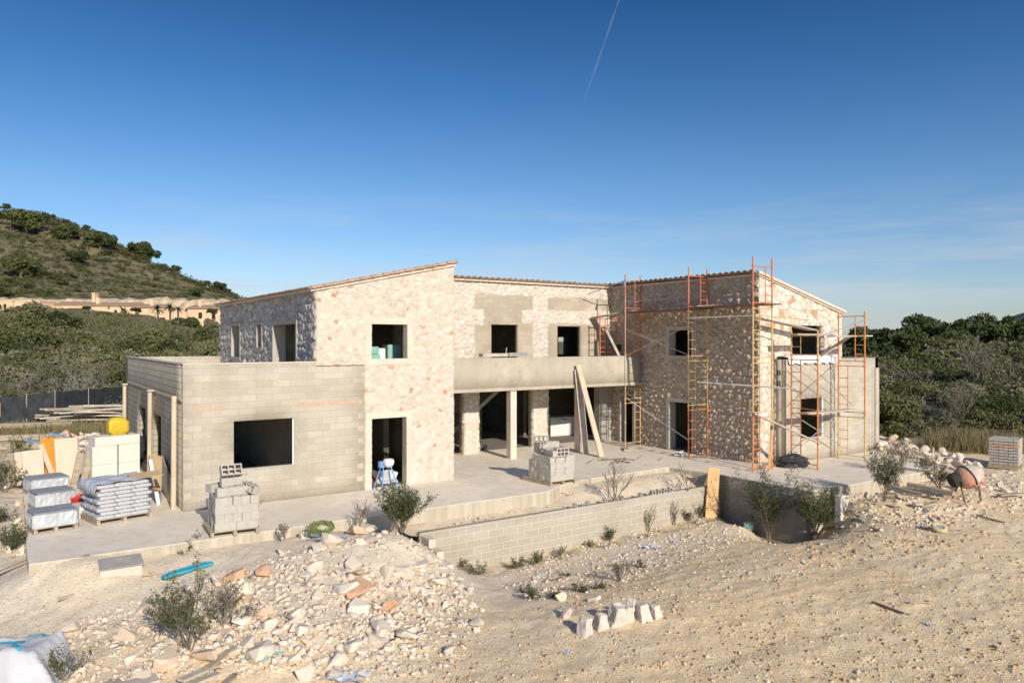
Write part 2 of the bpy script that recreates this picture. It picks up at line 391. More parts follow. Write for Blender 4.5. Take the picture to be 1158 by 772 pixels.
def rock_mat(name, attr=None):
    m, nt, b = newmat(name); p = coords(nt)
    mid = noise(nt, p, 7, 5, .7); fine = noise(nt, p, 45, 3, .7)
    if attr:
        a = N(nt, 'ShaderNodeVertexColor', _layer_name=attr); sep = nt.nodes.new('ShaderNodeSeparateColor')
        nt.links.new(a.outputs['Color'], sep.inputs[0]); r = sep.outputs[0]
    else: r = nt.nodes.new('ShaderNodeObjectInfo').outputs['Random']
    c = ramp(nt, r, [(0, (.60, .50, .40)), (.35, (.72, .63, .53)), (.7, (.79, .71, .62)), (.88, (.73, .61, .49)), (.96, (.66, .45, .29)), (1, (.56, .34, .2))])
    c = mixc(nt, .6, c, ramp(nt, mid, [(.3, (.33, .31, .29)), (.7, (.65, .64, .62))]), 'OVERLAY')
    gn = nt.nodes.new('ShaderNodeNewGeometry'); sn = nt.nodes.new('ShaderNodeSeparateXYZ'); nt.links.new(gn.outputs['Normal'], sn.inputs[0])
    du = math_(nt, 'MULTIPLY', ramp(nt, sn.outputs[2], [(.35, (0, 0, 0)), (.85, (1, 1, 1))]), ramp(nt, mid, [(.35, (.15, .15, .15)), (.65, (.85, .85, .85))]))
    c = mixc(nt, .25, c, (.68, .57, .44)); c = mixc(nt, math_(nt, 'MULTIPLY', du, .85), c, (.68, .57, .44)); nt.links.new(c, b.inputs['Base Color'])
    bump(nt, b, math_(nt, 'ADD', mid, math_(nt, 'MULTIPLY', fine, .4)), .03, .7); return m
M['clod'] = None
M['rock'] = rock_mat('limestone_rock'); M['rubble'] = rock_mat('limestone_rubble', 'rk')

def clod_mat():
    m, nt, b = newmat('dry_clods'); p = coords(nt); a = N(nt, 'ShaderNodeVertexColor', _layer_name='rk'); sep = nt.nodes.new('ShaderNodeSeparateColor'); nt.links.new(a.outputs['Color'], sep.inputs[0])
    c = ramp(nt, sep.outputs[0], [(0, (.46, .32, .18)), (.6, (.60, .45, .28)), (.88, (.66, .53, .37)), (1, (.74, .65, .52))])
    c = mixc(nt, .5, c, ramp(nt, noise(nt, p, 25, 4, .7), [(.3, (.28, .26, .23)), (.7, (.7, .69, .67))]), 'OVERLAY')
    nt.links.new(c, b.inputs['Base Color']); return m
M['clod'] = clod_mat()
M['white_rock'] = simple('white_limestone', (.56, .49, .41), (.68, .61, .53), 5, .95, .02, 14)
RUT_DIR = (lambda a, b: (b[0] - a[0], b[1] - a[1]))(G(880, 650, -.9), G(1150, 585, -.6))
def ground_mat():
    m, nt, b = newmat('site_soil'); p = coords(nt)
    a = N(nt, 'ShaderNodeVertexColor', _layer_name='gd')       # r white dust, g scrub floor, b damp / weeds
    sep = nt.nodes.new('ShaderNodeSeparateColor'); nt.links.new(a.outputs['Color'], sep.inputs[0])
    n1 = noise(nt, p, .35, 6, .62); n2 = noise(nt, p, 2.2, 7, .7); n3 = noise(nt, p, 14, 5, .75); n4 = noise(nt, p, 60, 3, .75)
    tan = ramp(nt, n2, [(.25, (.82, .585, .325)), (.5, (.94, .71, .43)), (.75, (.96, .78, .51))])
    tan = mixc(nt, math_(nt, 'MULTIPLY', ramp(nt, n1, [(.4, (0, 0, 0)), (.65, (1, 1, 1))]), .6), tan, (.93, .75, .515))
    rt = nt.nodes.new('ShaderNodeMapping'); rt.inputs['Rotation'].default_value = (0, 0, -math.atan2(RUT_DIR[1], RUT_DIR[0])); rt.inputs['Scale'].default_value = (1, 1, 1); nt.links.new(p, rt.inputs['Vector'])
    sn_ = noise(nt, scaled(nt, rt.outputs[0], (.16, 1.5, 1)), 1.0, 6, .65)
    tan = mixc(nt, math_(nt, 'MULTIPLY', ramp(nt, sn_, [(.50, (0, 0, 0)), (.66, (1, 1, 1))]), .42), tan, (.60, .44, .265))
    dust = ramp(nt, n2, [(.25, (.68, .56, .42)), (.5, (.78, .665, .515)), (.75, (.84, .74, .60))])
    c = mixc(nt, sep.outputs[0], tan, dust)
    vo = N(nt, 'ShaderNodeTexVoronoi', Scale=17.0, Randomness=1.0); nt.links.new(p, vo.inputs['Vector'])
    vo2 = N(nt, 'ShaderNodeTexVoronoi', Scale=42.0, Randomness=1.0); nt.links.new(p, vo2.inputs['Vector'])
    sepv = nt.nodes.new('ShaderNodeSeparateColor'); nt.links.new(vo.outputs['Color'], sepv.inputs[0])
    peb = math_(nt, 'MULTIPLY', ramp(nt, vo.outputs['Distance'], [(.25, (1, 1, 1)), (.42, (0, 0, 0))]), ramp(nt, sepv.outputs[0], [(.62, (0, 0, 0)), (.66, (1, 1, 1))]))
    c = mixc(nt, math_(nt, 'MULTIPLY', peb, .75), c, mixc(nt, sepv.outputs[1], (.68, .57, .43), (.84, .76, .64)))
    c = mixc(nt, .45, c, ramp(nt, n3, [(.28, (.24, .22, .19)), (.72, (.78, .77, .75))]), 'OVERLAY')
    c = mixc(nt, .3, c, ramp(nt, n4, [(.3, (.2, .19, .17)), (.7, (.82, .81, .8))]), 'OVERLAY')
    spk = math_(nt, 'MULTIPLY', ramp(nt, noise(nt, p, 9, 4, .8), [(.60, (0, 0, 0)), (.68, (1, 1, 1))]), .3)
    c = mixc(nt, spk, c, (.36, .27, .17))
    vs = N(nt, 'ShaderNodeTexVoronoi', Scale=15.0, Randomness=1.0); nt.links.new(p, vs.inputs['Vector'])
    sv = nt.nodes.new('ShaderNodeSeparateColor'); nt.links.new(vs.outputs['Color'], sv.inputs[0])
    sp2 = math_(nt, 'MULTIPLY', ramp(nt, vs.outputs['Distance'], [(.10, (1, 1, 1)), (.24, (0, 0, 0))]), ramp(nt, sv.outputs[1], [(.55, (0, 0, 0)), (.75, (1, 1, 1))]))
    c = mixc(nt, math_(nt, 'MULTIPLY', sp2, .6), c, (.33, .24, .15))
    scr = ramp(nt, n2, [(.3, (.11, .095, .045)), (.5, (.19, .16, .08)), (.7, (.30, .24, .14))])
    c = mixc(nt, sep.outputs[1], c, scr)
    grn = ramp(nt, n3, [(.3, (.08, .085, .03)), (.7, (.22, .20, .09))])
    c = mixc(nt, math_(nt, 'MULTIPLY', sep.outputs[2], ramp(nt, n2, [(.42, (0, 0, 0)), (.6, (1, 1, 1))])), c, grn)
    nt.links.new(c, b.inputs['Base Color'])
    h = math_(nt, 'ADD', math_(nt, 'ADD', n3, math_(nt, 'MULTIPLY', n4, .4)), math_(nt, 'MULTIPLY', peb, .5))
    h = math_(nt, 'ADD', h, math_(nt, 'MULTIPLY', n2, .8))
    h = math_(nt, 'SUBTRACT', h, math_(nt, 'MULTIPLY', vo2.outputs['Distance'], .25))
    bump(nt, b, h, .035, .8); return m
M['ground'] = ground_mat()

def hill_mat(name, cs, haze=0.0):
    m, nt, b = newmat(name); p = coords(nt)
    n1 = noise(nt, p, .035, 6, .65); n2 = noise(nt, p, .16, 6, .7); n3 = noise(nt, p, .7, 5, .7)
    c = ramp(nt, math_(nt, 'ADD', math_(nt, 'MULTIPLY', n2, .6), math_(nt, 'MULTIPLY', n3, .4)), [(.36, cs[0]), (.47, cs[1]), (.56, cs[2]), (.68, cs[3])])
    c = mixc(nt, math_(nt, 'MULTIPLY', ramp(nt, n1, [(.42, (0, 0, 0)), (.6, (1, 1, 1))]), .35), c, cs[0])
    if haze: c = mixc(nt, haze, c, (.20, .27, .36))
    nt.links.new(c, b.inputs['Base Color']); bump(nt, b, math_(nt, 'ADD', n2, n3), 1.2, .8); return m
M['hill'] = hill_mat('garrigue_hillside', [(.10, .095, .048), (.19, .165, .085), (.29, .235, .135), (.40, .325, .21)])
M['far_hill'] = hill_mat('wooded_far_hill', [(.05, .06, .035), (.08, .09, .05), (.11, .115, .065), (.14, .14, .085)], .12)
M['field'] = simple('mown_field', (.16, .19, .05), (.25, .26, .09), .3, .95, 0)

# ------------------------------------------------------------------ terrain
ctrl = []
def cp(px, py, z): u, v = G(px, py, z); ctrl.append((u, v, z))
for a in ((0,772,-1.0),(150,772,-1.0),(300,772,-1.08),(450,772,-1.12),(579,772,-1.1),(800,772,-1.1),(1000,772,-1.05),(1158,772,-1.0),
          (700,730,-1.08),(900,720,-1.0),(1100,720,-.92),(600,725,-1.1),(560,697,-1.12),(640,697,-1.05),(700,690,-1.02),(760,665,-1.0),(860,640,-.95),
          (1000,640,-.8),(1100,640,-.7),(1158,620,-.6),(1158,580,-.45),(1100,580,-.45),(1020,590,-.58),(960,566,-.35),(980,600,-.65),(930,625,-.9),
          (1000,566,-.3),(1050,560,-.3),
          (430,603,-.10),(380,606,-.14),(300,611,-.26),(470,612,-.25),(490,640,-.75),(520,665,-1.1),(400,640,-.3),(330,650,-.36),(440,660,-.66),
          (350,700,-.62),(420,720,-.88),(250,660,-.47),(250,705,-.68),(180,690,-.7),(300,750,-.9),(150,730,-.85),(230,645,-.4),(190,655,-.45),
          (100,668,-.48),(50,660,-.4),(10,650,-.42),(0,700,-.78),(90,700,-.75),(45,640,-.04),(85,640,-.08),(124,638,-.16),(160,634,-.24),(200,630,-.25),(240,624,-.25),(275,617,-.22),(10,620,-.3),(0,590,-.22),(15,560,-.12)): cp(*a)
for u, z in ((6.2,-1.5),(7.5,-1.62),(9,-1.6),(11,-1.55),(13,-1.5),(15,-1.45),(16.4,-1.45)):
    ctrl.append((u, -4.9, z)); ctrl.append((u, -6.1 if u > 7 else -5.8, z + .02))
ctrl += [(16.7,-5.6,-1.75),(16.8,-6.5,-1.9),(16.9,-7.6,-2.05),(16.3,-7.9,-1.75),(15,-7.4,-1.4),(17.6,-8.7,-1.0),(18.5,-8.8,-.5)]
ctrl += [(-3,-16,-1.2),(3,-18,-1.2),(10,-22,-1.2),(-9,-10,-1),(-8,-3,-.5),(-9,3,-.2),(-8,10,-.1),(-5,20,0),(-12,25,0),(4,24,0),(20,22,0),(34,8,0),
         (31,-4,-.1),(29,-9,-.22),(27,-12,-.4),(22,-16,-.75),(30,-18,-.6),(36,-10,-.2),(18,-24,-1),(40,0,0),(12,30,0),(25,-9.5,-.28)]
C = np.array(ctrl)
def tps_phi(r): return np.where(r > 1e-9, r * r * np.log(np.maximum(r, 1e-9)), 0)
_n = len(C); _D = np.linalg.norm(C[:, None, :2] - C[None, :, :2], axis=2)
_A = np.zeros((_n + 3, _n + 3)); _A[:_n, :_n] = tps_phi(_D) + np.eye(_n) * .15; _A[:_n, _n] = 1; _A[:_n, _n+1:] = C[:, :2]; _A[_n, :_n] = 1; _A[_n+1:, :_n] = C[:, :2].T
_W = np.linalg.solve(_A, np.concatenate([C[:, 2], [0, 0, 0]]))
def tps(u, v):
    u = np.asarray(u, float); v = np.asarray(v, float); out = np.full(u.shape, _W[_n]) + _W[_n+1] * u + _W[_n+2] * v
    for k in range(_n): out += _W[k] * tps_phi(np.hypot(u - C[k, 0], v - C[k, 1]))
    return out
TERR = [(-3.65, -3.35), (10.2, -3.5), (11.0, -2.95), (12.3, -2.6), (16.6, -2.45), (17.05, -4.5), (17.1, -8.2), (26.6, -8.5), (28.2, -4.0), (28.2, 13), (-3.65, 13)]
def inpoly(u, v, poly):
    c = np.zeros(np.shape(u), bool); n = len(poly)
    for i in range(n):
        x0, y0 = poly[i]; x1, y1 = poly[i - 1]
        m = ((y0 > v) != (y1 > v)) & (u < (x1 - x0) * (v - y0) / (y1 - y0 + 1e-12) + x0)
        c ^= m
    return c
def shrink(poly, d):
    cx = sum(p[0] for p in poly) / len(poly); cy = 3.0
    return [(p[0] - d * np.sign(p[0] - cx), p[1] - d * np.sign(p[1] - cy)) for p in poly]
TERR_IN = shrink(TERR, .12)
def cam_xy(u, v):
    a = u - CU; b = v - CV; return a * RU + b * RV, a * FU + b * FV
def far_base(u, v):
    X, Y = cam_xy(u, v)
    left = sstep(-20, -110, X) if False else (1 - sstep(-120, -30, X))
    zl = left * (sstep(90, 235, Y) * 15.5)
    right = sstep(10, 50, X); zr = right * sstep(60, 170, Y) * 3.6
    return zl + zr
_p0 = G(588, 684, -1.1); _p1 = G(700, 655, -1.05); _l = math.hypot(_p1[0] - _p0[0], _p1[1] - _p0[1])
_q0 = G(880, 650, -.9); _q1 = G(1150, 585, -.6); _ql = math.hypot(_q1[0] - _q0[0], _q1[1] - _q0[1]); RUT = ((_q1[0] - _q0[0]) / _ql, (_q1[1] - _q0[1]) / _ql)
LIP = (_p0[0], _p0[1], -(_p1[1] - _p0[1]) / _l, (_p1[0] - _p0[0]) / _l, _l)
def ground_z(u, v, fine=True):
    u = np.asarray(u, float); v = np.asarray(v, float)
    X, Y = cam_xy(u, v)
    near = 1 - sstep(20, 34, np.hypot(u - 11, v - 2))
    z = np.clip(tps(u, v), -2.15, .25) * near - .05 * (1 - near)
    if fine:
        amp = .035 + .05 * np.exp(-(((u - 3) / 5) ** 2 + ((v + 6.2) / 3) ** 2))
        z = z + near * (fbm(u * 1.3, v * 1.3, 5, 3) * amp * 2.2 + fbm(u * 5, v * 5, 3, 9) * .06)
        al = u * RUT[0] + v * RUT[1]; ac = -u * RUT[1] + v * RUT[0]; ac = ac + 1.2 * np.sin(al * .12)
        z = z + near * sstep(4, 9, u) * sstep(-7.5, -9.5, v) * (fbm(al * .22, ac * 2.6, 3, 51) * .045 + fbm(u * 9, v * 9, 3, 61) * .035)
        rut = np.sin((u * .45 + v * .9) * 2.4 + 2.5 * fbm(u * .25, v * .25, 2, 21)) 
        z = z + near * sstep(6, 10, u) * sstep(-9, -11, v) * .018 * rut if False else z
        z = z + (1 - near) * fbm(u * .12, v * .12, 4, 2) * .8
    return z + far_base(u, v)

def grow(a, b, step, lo, hi, g=1.22):
    c = list(np.arange(a, b + 1e-6, step)); s = step; x = b
    while x < hi: s *= g; x += s; c.append(x)
    s = step; x = a; pre = []
    while x > lo: s *= g; x -= s; pre.append(x)
    return np.array(pre[::-1] + c)
gx = grow(-13.5, 19, .075, -3500, 3500); gy = grow(10.5, 31, .085, -400, 5000)
GX, GY = np.meshgrid(gx, gy)
U = CU + GX * RU + GY * FU; Vv = CV + GX * RV + GY * FV
Z = np.concatenate([ground_z(U[i:i+40], Vv[i:i+40]) for i in range(0, U.shape[0], 40)])
ins = inpoly(U, Vv, TERR_IN)
Z = np.where(ins, np.minimum(Z, -.3), Z)
ledge = (U > 5.0) & (U < 17.0) & (Vv > -4.42) & (Vv < -2.3)
Z = np.where(ledge, np.minimum(Z, -.75), Z)
ny, nx = U.shape
idx = np.arange(ny * nx).reshape(ny, nx)
F = np.stack([idx[:-1, :-1], idx[:-1, 1:], idx[1:, 1:], idx[1:, :-1]], -1).reshape(-1, 4)
dust = np.exp(-(((U - 2.0) / 6.0) ** 2 + ((Vv + 5.5) / 4.2) ** 2)) * 1.15
dust += .8 * np.exp(-(((U - 12) / 6) ** 2 + ((Vv + 6) / 1.4) ** 2)) + .8 * np.exp(-(((U - 26) / 4) ** 2 + ((Vv + 7.5) / 3) ** 2))
dust += .9 * (1 - sstep(-5, -1, U)) * sstep(-9, -4, Vv) * (1 - sstep(10, 16, Vv))
dust = np.clip(dust + fbm(U * .7, Vv * .7, 4, 31) * 1.0, 0, 1)
XX, YY = GX, GY
scr = sstep(33, 38, YY + 5 * fbm(U * .15, Vv * .15, 3, 5) - sstep(0, 25, -XX) * 6 + 0 * XX)
scr = np.clip(scr, 0, 1) 
weed = np.exp(-((Vv + 4.9) / .35) ** 2) * ((U > 5.5) & (U < 17)) * .9 + .8 * sstep(27, 33, YY) * (XX < -12)
gd = np.stack([dust, scr, np.clip(weed, 0, 1), np.ones_like(dust)], -1)
gme = mesh_from('ground', np.stack([U, Vv, Z], -1), F, [M['ground']], attrs={'gd': gd.reshape(-1, 4)}, smooth=True)
tag(link('ground', gme), kind='structure')

# terrace slab
def prism(name, poly, z0, z1, mat, parent=None, rough=.0):
    bm = bmesh.new(); pts = []
    n = len(poly)
    for i in range(n):
        p, q = Vector(poly[i]).to_2d(), Vector(poly[(i + 1) % n]).to_2d(); L = (q - p).length; k = max(1, int(L / .45)) if rough else 1
        for j in range(k):
            r = p.lerp(q, j / k)
            if rough and j: r = r + Vector((random.uniform(-rough, rough), random.uniform(-rough, rough)))
            pts.append(r)
    top = [bm.verts.new((p.x, p.y, z1)) for p in pts]; bot = [bm.verts.new((p.x, p.y, z0)) for p in pts]
    bm.faces.new(top); bm.faces.new(bot[::-1])
    for i in range(len(pts)):
        j = (i + 1) % len(pts); bm.faces.new((bot[i], bot[j], top[j], top[i]))
    bmesh.ops.recalc_face_normals(bm, faces=bm.faces)
    me = bpy.data.meshes.new(name); bm.to_mesh(me); bm.free(); me.materials.append(mat)
    return link(name, me, parent)
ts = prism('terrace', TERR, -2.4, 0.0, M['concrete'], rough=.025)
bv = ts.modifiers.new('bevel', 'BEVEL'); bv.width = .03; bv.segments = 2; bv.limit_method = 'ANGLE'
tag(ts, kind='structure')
# soil ledge between terrace and retaining wall
lu = np.arange(4.9, 17.02, .09); lv = np.arange(-4.34, -2.2, .09)
LU, LV = np.meshgrid(lu, lv)
rise = sstep(10.5, 12, LU) * sstep(-4.2, -2.9, LV) * .26
LZ = -.47 + rise + fbm(LU * 1.6, LV * 1.6, 4, 8) * .12 + fbm(LU * 7, LV * 7, 2, 4) * .03 + .06 * sstep(-4, -3.5, LV)
ii = np.arange(LU.size).reshape(LU.shape)
LF = np.stack([ii[:-1, :-1], ii[:-1, 1:], ii[1:, 1:], ii[1:, :-1]], -1).reshape(-1, 4)
ld = np.zeros((LU.size, 4)); ld[:, 0] = .8; ld[:, 3] = 1
tag(link('soil_ledge', mesh_from('soil_ledge', np.stack([LU, LV, LZ], -1), LF, [M['ground']], attrs={'gd': ld}, smooth=True)), kind='structure')

# ------------------------------------------------------------------ walls
def cuts(a, b, step, extra):
    ks = sorted(set([a, b] + [e for e in extra if a < e < b])); out = []
    for p, q in zip(ks[:-1], ks[1:]):
        n = max(1, int(math.ceil((q - p) / step))); out += [p + (q - p) * i / n for i in range(n)]
    return np.array(out + [b])
def wall(name, mat, parent, axis, plane, s0, s1, z0, top, holes=(), th=.3, step=9, disp=None, face=-1, label=None, zcommon=None):
    """axis 'u': wall lies in plane v = plane, s runs along u; axis 'v': plane u = plane, s runs along v.
    top: height or function of s; face -1: the finished face looks towards -normal; disp(s,z)->(offset, colours)"""
    topf = top if callable(top) else (lambda s: np.full(np.shape(s), float(top)))
    S = cuts(s0, s1, step, [h[0] for h in holes] + [h[1] for h in holes])
    tmin = float(np.min(topf(S)))
    zc = zcommon if zcommon is not None else tmin
    Zr = cuts(z0, zc, step, [h[2] for h in holes] + [h[3] for h in holes])
    tmax = float(np.max(topf(S))); k = 0
    if tmax > zc + 1e-4: k = max(1, int(math.ceil((tmax - zc) / step)))
    T = topf(S); rows = [np.full(len(S), z) for z in Zr] + [zc + (T - zc) * (i + 1) / k for i in range(k)]
    ZZ = np.array(rows); SS = np.tile(S, (len(rows), 1))
    nr, nc = ZZ.shape; id_ = np.arange(nr * nc).reshape(nr, nc)
    keep = np.ones((nr - 1, nc - 1), bool)
    sc_ = (S[:-1] + S[1:]) / 2
    for h in holes:
        for r in range(len(Zr) - 1):
            zm = (Zr[r] + Zr[r + 1]) / 2
            if h[2] < zm < h[3]: keep[r, (sc_ > h[0]) & (sc_ < h[1])] = False
    off = np.zeros(ZZ.shape); cols = None
    if disp:
        off, cols = disp(SS, ZZ)
        edge = np.minimum(np.minimum(SS - s0, s1 - SS), 1.0)
        off = off
    def pos(off_, s, z):
        n = plane + face * off_
        return np.stack([s, n, z], -1) if axis == 'u' else np.stack([n, s, z], -1)
    front = pos(off, SS, ZZ).reshape(-1, 3); back = pos(np.full(ZZ.shape, -th), SS, ZZ).reshape(-1, 3)
    q = np.stack([id_[:-1, :-1], id_[:-1, 1:], id_[1:, 1:], id_[1:, :-1]], -1)[keep]
    nv = nr * nc
    ed = {}
    for f in q:
        for a, b in ((f[0], f[1]), (f[1], f[2]), (f[2], f[3]), (f[3], f[0])): ed[(a, b)] = 1
    side = [(b, a, a + nv, b + nv) for (a, b) in ed if (b, a) not in ed]
    Fq = np.concatenate([q, q[:, ::-1] + nv, np.array(side)]) 
    flip = (axis == 'u') != (face == -1)
    if flip: Fq = Fq[:, ::-1]
    uv = np.concatenate([np.stack([SS, ZZ], -1).reshape(-1, 2), np.stack([SS + th, ZZ], -1).reshape(-1, 2)])
    at = None
    if cols is not None:
        cb = np.concatenate([cols.reshape(-1, 4), cols.reshape(-1, 4)]); at = {'st': cb}
    Vt = np.concatenate([front, back])
    if parent: Vt = Vt - np.array(parent.location)
    o = link(name, mesh_from(name, Vt, Fq, [mat], uv=uv, attrs=at), parent)
    if label: o['label'] = label
    return o
def stones(size, amp, jw, seed, mask=None, tilt=.5, rough=.3, squash=1.25, block_off=-.0):
    def f(s, z):
        x = s / size + .35 * fbm(s * 2.2, z * 2.2, 3, seed); y = z / size * squash + .35 * fbm(s * 2.2 + 9, z * 2.2, 3, seed + 3)
        f1, f2, ci, cj, cx, cy = voronoi(x, y, seed)
        j = sstep(.02, jw, f2 - f1)
        r = hash2(ci, cj, seed + 1); r2 = hash2(ci, cj, seed + 2); a1 = (hash2(ci, cj, seed + 8) - .5) * 2; a2 = (hash2(ci, cj, seed + 9) - .5) * 2
        h = j * (amp * (.45 + .7 * r2) + amp * tilt * (a1 * cx + a2 * cy) * 1.2)
        h = h + j * amp * rough * (fbm(s * 9, z * 9, 3, seed + 4)) * 1.6
        mk = np.ones(s.shape) if mask is None else mask(s, z)
        h = h * mk + (1 - mk) * block_off
        return h, np.stack([r, j, mk, r2], -1)
    return f

house = thing('house', 'unfinished two storey stone and block house with two tall wings and a balcony between', 'house', (0, 0, 0))
H1, H2 = 2.80, 3.02
# --- single storey block extension on the left
wall('wall', M['block_wall'], house, 'u', 0.0, 0, 5.38, -.02, 4.1, [(1.36, 3.13, 1.03, 2.44)], th=.22, step=.8, label='bare concrete block wall with one wide window opening')
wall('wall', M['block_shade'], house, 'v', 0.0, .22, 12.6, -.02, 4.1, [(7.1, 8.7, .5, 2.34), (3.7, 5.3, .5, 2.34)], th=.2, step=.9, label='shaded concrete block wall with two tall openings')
wall('wall', M['block_wall'], house, 'u', 12.6, .2, 3.8, -.02, 4.1, th=.2, face=1, step=.8)
b = MB(); b.b2((-.012, -.012, 4.1), (5.4, .232, 4.135)); b.b2((-.012, .235, 4.1), (.215, 12.6, 4.132)); b.build('parapet_coping', M['plaster'], house)
b = MB(); b.b2((.205, .225, H1), (5.2, 12.59, H2)); b.build('roof_slab', M['concrete'], house)
for u0, u1 in ((.25, 1.15), (3.15, 5.3)):
    u = u0; b = MB()
    while u < u1:
        w = random.uniform(.16, .26); b.b2((u, -.006 - random.uniform(0, .004), 2.78 + random.uniform(-.01, .01)), (min(u + w, u1), .03, 2.9 + random.uniform(-.01, .01))); u += w + .012
    b.build('brick_course', M['brick_course'], house)
b = MB(); b.b2((1.36, .04, 1.0), (3.13, .25, 1.028)); b.build('window_sill', M['concrete_raw'], house)
b = MB(); b.b2((3.085, .06, 1.03), (3.127, .1, 2.43)); b.build('window_batten', M['white_paint'], house)
b = MB(); b.box((-.02, 5.9, 3.10), (.03, 11.6, .045)); b.build('shuttering_batten', M['wood_pale'], house)
# quoins with lighter mortar
for k in range(6):
    b = MB(); b.b2((.02, -.007, .32 + k * .42), (.2 + random.uniform(-.03, .05), .05, .5 + k * .42)); b.build('corner_quoin', M['concrete_raw'], house)
    b = MB(); b.b2((5.16 - random.uniform(0, .05), -.007, .3 + k * .4), (5.34, .05, .47 + k * .4)); b.build('corner_quoin', M['concrete_raw'], house)

# --- left tall wing (tower), stone
def tw_top(s): return 6.30 + (np.asarray(s) - 3.8) / (8.65 - 3.8) * (7.34 - 6.30)
dt = stones(.205, .028, .24, 3, tilt=.8, rough=.8)
wall('wall', M['stone_front'], house, 'u', -.03, 3.8, 8.65, -.02, tw_top, [(3.8, 5.38, -.02, 4.0), (5.62, 6.86, .02, 2.28), (5.62, 6.88, 4.18, 5.32)], th=.35, step=.034, disp=dt, label='pale flush pointed stone wall with orange stones, door below and window above', zcommon=6.2)
dg = stones(.30, .075, .22, 17, tilt=.8, rough=.6)
wall('wall', M['stone_grey'], house, 'v', 3.8, -.03, .245, 4.14, 6.32, step=.05, disp=stones(.30, .075, .22, 17, tilt=.8, rough=.6), th=.4, label='corner strip of the rough grey stone wall')
wall('wall', M['stone_grey'], house, 'v', 3.8, .245, 12.5, 3.03, 6.32, [(1.75, 4.3, 3.03, 5.36), (5.75, 6.4, 4.5, 5.40), (8.95, 10.3, 4.1, 5.42)], th=.4, step=.05, disp=dg, label='shaded rough grey stone wall with roof terrace door and two narrow openings')
wall('wall', M['block_wall'], house, 'v', 8.65, .3, 4.6, -.02, 7.3, th=.3, face=1, step=.9)
wall('wall', M['block_wall'], house, 'u', 12.5, 3.8, 9.0, -.02, tw_top, [(5.5, 6.6, 4.1, 5.2)], th=.3, face=1, step=.9)
wall('wall', M['block_wall'], house, 'v', 3.8, .3, 12.5, -.02, 2.9, [(1.5, 2.4, 0, 2.1)], th=.25, face=-1, step=.9)
def surround(name, mat, axis, plane, s0, s1, z0, z1, w, d, bottom=True, depth=.28):
    b = MB()
    def bb(sa, sb, za, zb):
        if axis == 'u': b.b2((sa, plane - d, za), (sb, plane + depth, zb))
        else: b.b2((plane - d, sa, za), (plane + depth, sb, zb))
    bb(s0 - w, s0, (z0 - w) if bottom else z0, z1 + w); bb(s1, s1 + w, (z0 - w) if bottom else z0, z1 + w); bb(s0, s1, z1, z1 + w)
    if bottom: bb(s0, s1, z0 - w, z0)
    return b.build(name, mat, house, bevel=.006)
surround('door_surround', M['plaster'], 'u', -.03, 5.60, 6.84, .0, 2.26, .20, .035, False)
surround('window_surround', M['plaster'], 'u', -.03, 5.60, 6.87, 4.19, 5.31, .20, .035)
surround('door_surround', M['plaster_grey'], 'v', 3.8, 1.77, 4.28, 3.04, 5.34, .14, .09, False, .38)
surround('window_surround', M['plaster_grey'], 'v', 3.8, 5.77, 6.38, 4.52, 5.38, .10, .09, True, .38)
surround('window_surround', M['plaster_grey'], 'v', 3.8, 8.97, 10.28, 4.12, 5.40, .12, .09, True, .38)
b = MB(); b.b2((4.05, .33, 2.86), (8.35, 12.3, 3.0)); b.build('floor_slab', M['conc_grey'], house)
b = MB(); b.b2((4.05, 5.0, 0), (8.3, 5.15, 2.85)); b.b2((4.05, 4.3, 3.01), (8.3, 4.42, 6.4)); b.build('partition', M['inner_block'], house)

b = MB(); b.b2((.23, .24, -.02), (5.15, 12.4, .006)); b.build('floor', M['floor_in'], house)  # dark floors added over the bright terrace so less light bounces indoors
b = MB(); b.b2((5.4, .35, -.02), (8.3, 12.2, .006)); b.build('floor', M['floor_in'], house)
b = MB(); b.b2((8.97, 5.0, -.02), (19.6, 11.95, .006)); b.build('floor', M['floor_in'], house)
b = MB(); b.b2((20.4, -3.55, -.02), (25.2, 11.9, .006)); b.build('floor', M['floor_in'], house)
# roofs with barrel tiles: plane zfun(a,b), corrugation across axis
def tiled(name, mat, parent, corr, c0, c1, t0, t1, z_at_t0, z_at_t1, per=.24, amp=.055, row=.42, th=.022, res=8):
    nc = int((c1 - c0) / per * res) + 1; c = np.linspace(c0, c1, nc)
    nr = max(2, int(abs(t1 - t0) / row)); ts_ = []; zs = []
    for i in range(nr):
        a = i / nr; e = (i + 1) / nr
        ts_ += [t0 + (t1 - t0) * a, t0 + (t1 - t0) * (e - .002)]
        zb = z_at_t0 + (z_at_t1 - z_at_t0) * a; ze = z_at_t0 + (z_at_t1 - z_at_t0) * e
        zs += [zb, ze + .03]
    Cc, Tt = np.meshgrid(c, np.array(ts_)); Zz = np.tile(np.array(zs)[:, None], (1, nc))
    w = np.abs(np.sin(math.pi * (c - c0) / per)); idx_ = np.floor((c - c0) / per)
    jit = (hash2(idx_, idx_ * 0 + 3, 5) - .5) * .02
    Zz = Zz + (amp * (w ** .7) + jit)[None, :] + (hash2(np.tile(idx_, (len(ts_), 1)), np.repeat(np.arange(len(ts_)) // 2, nc).reshape(len(ts_), nc), 2) - .5) * .012
    V_ = np.stack([Tt, Cc, Zz], -1) if corr == 'v' else np.stack([Cc, Tt, Zz], -1)
    k = np.arange(Cc.size).reshape(Cc.shape)
    Fq = np.stack([k[:-1, :-1], k[:-1, 1:], k[1:, 1:], k[1:, :-1]], -1).reshape(-1, 4)
    o = link(name, mesh_from(name, V_, Fq, [mat]), parent)
    m = o.modifiers.new('thick', 'SOLIDIFY'); m.thickness = th; m.offset = 0
    return o
rt = MB()
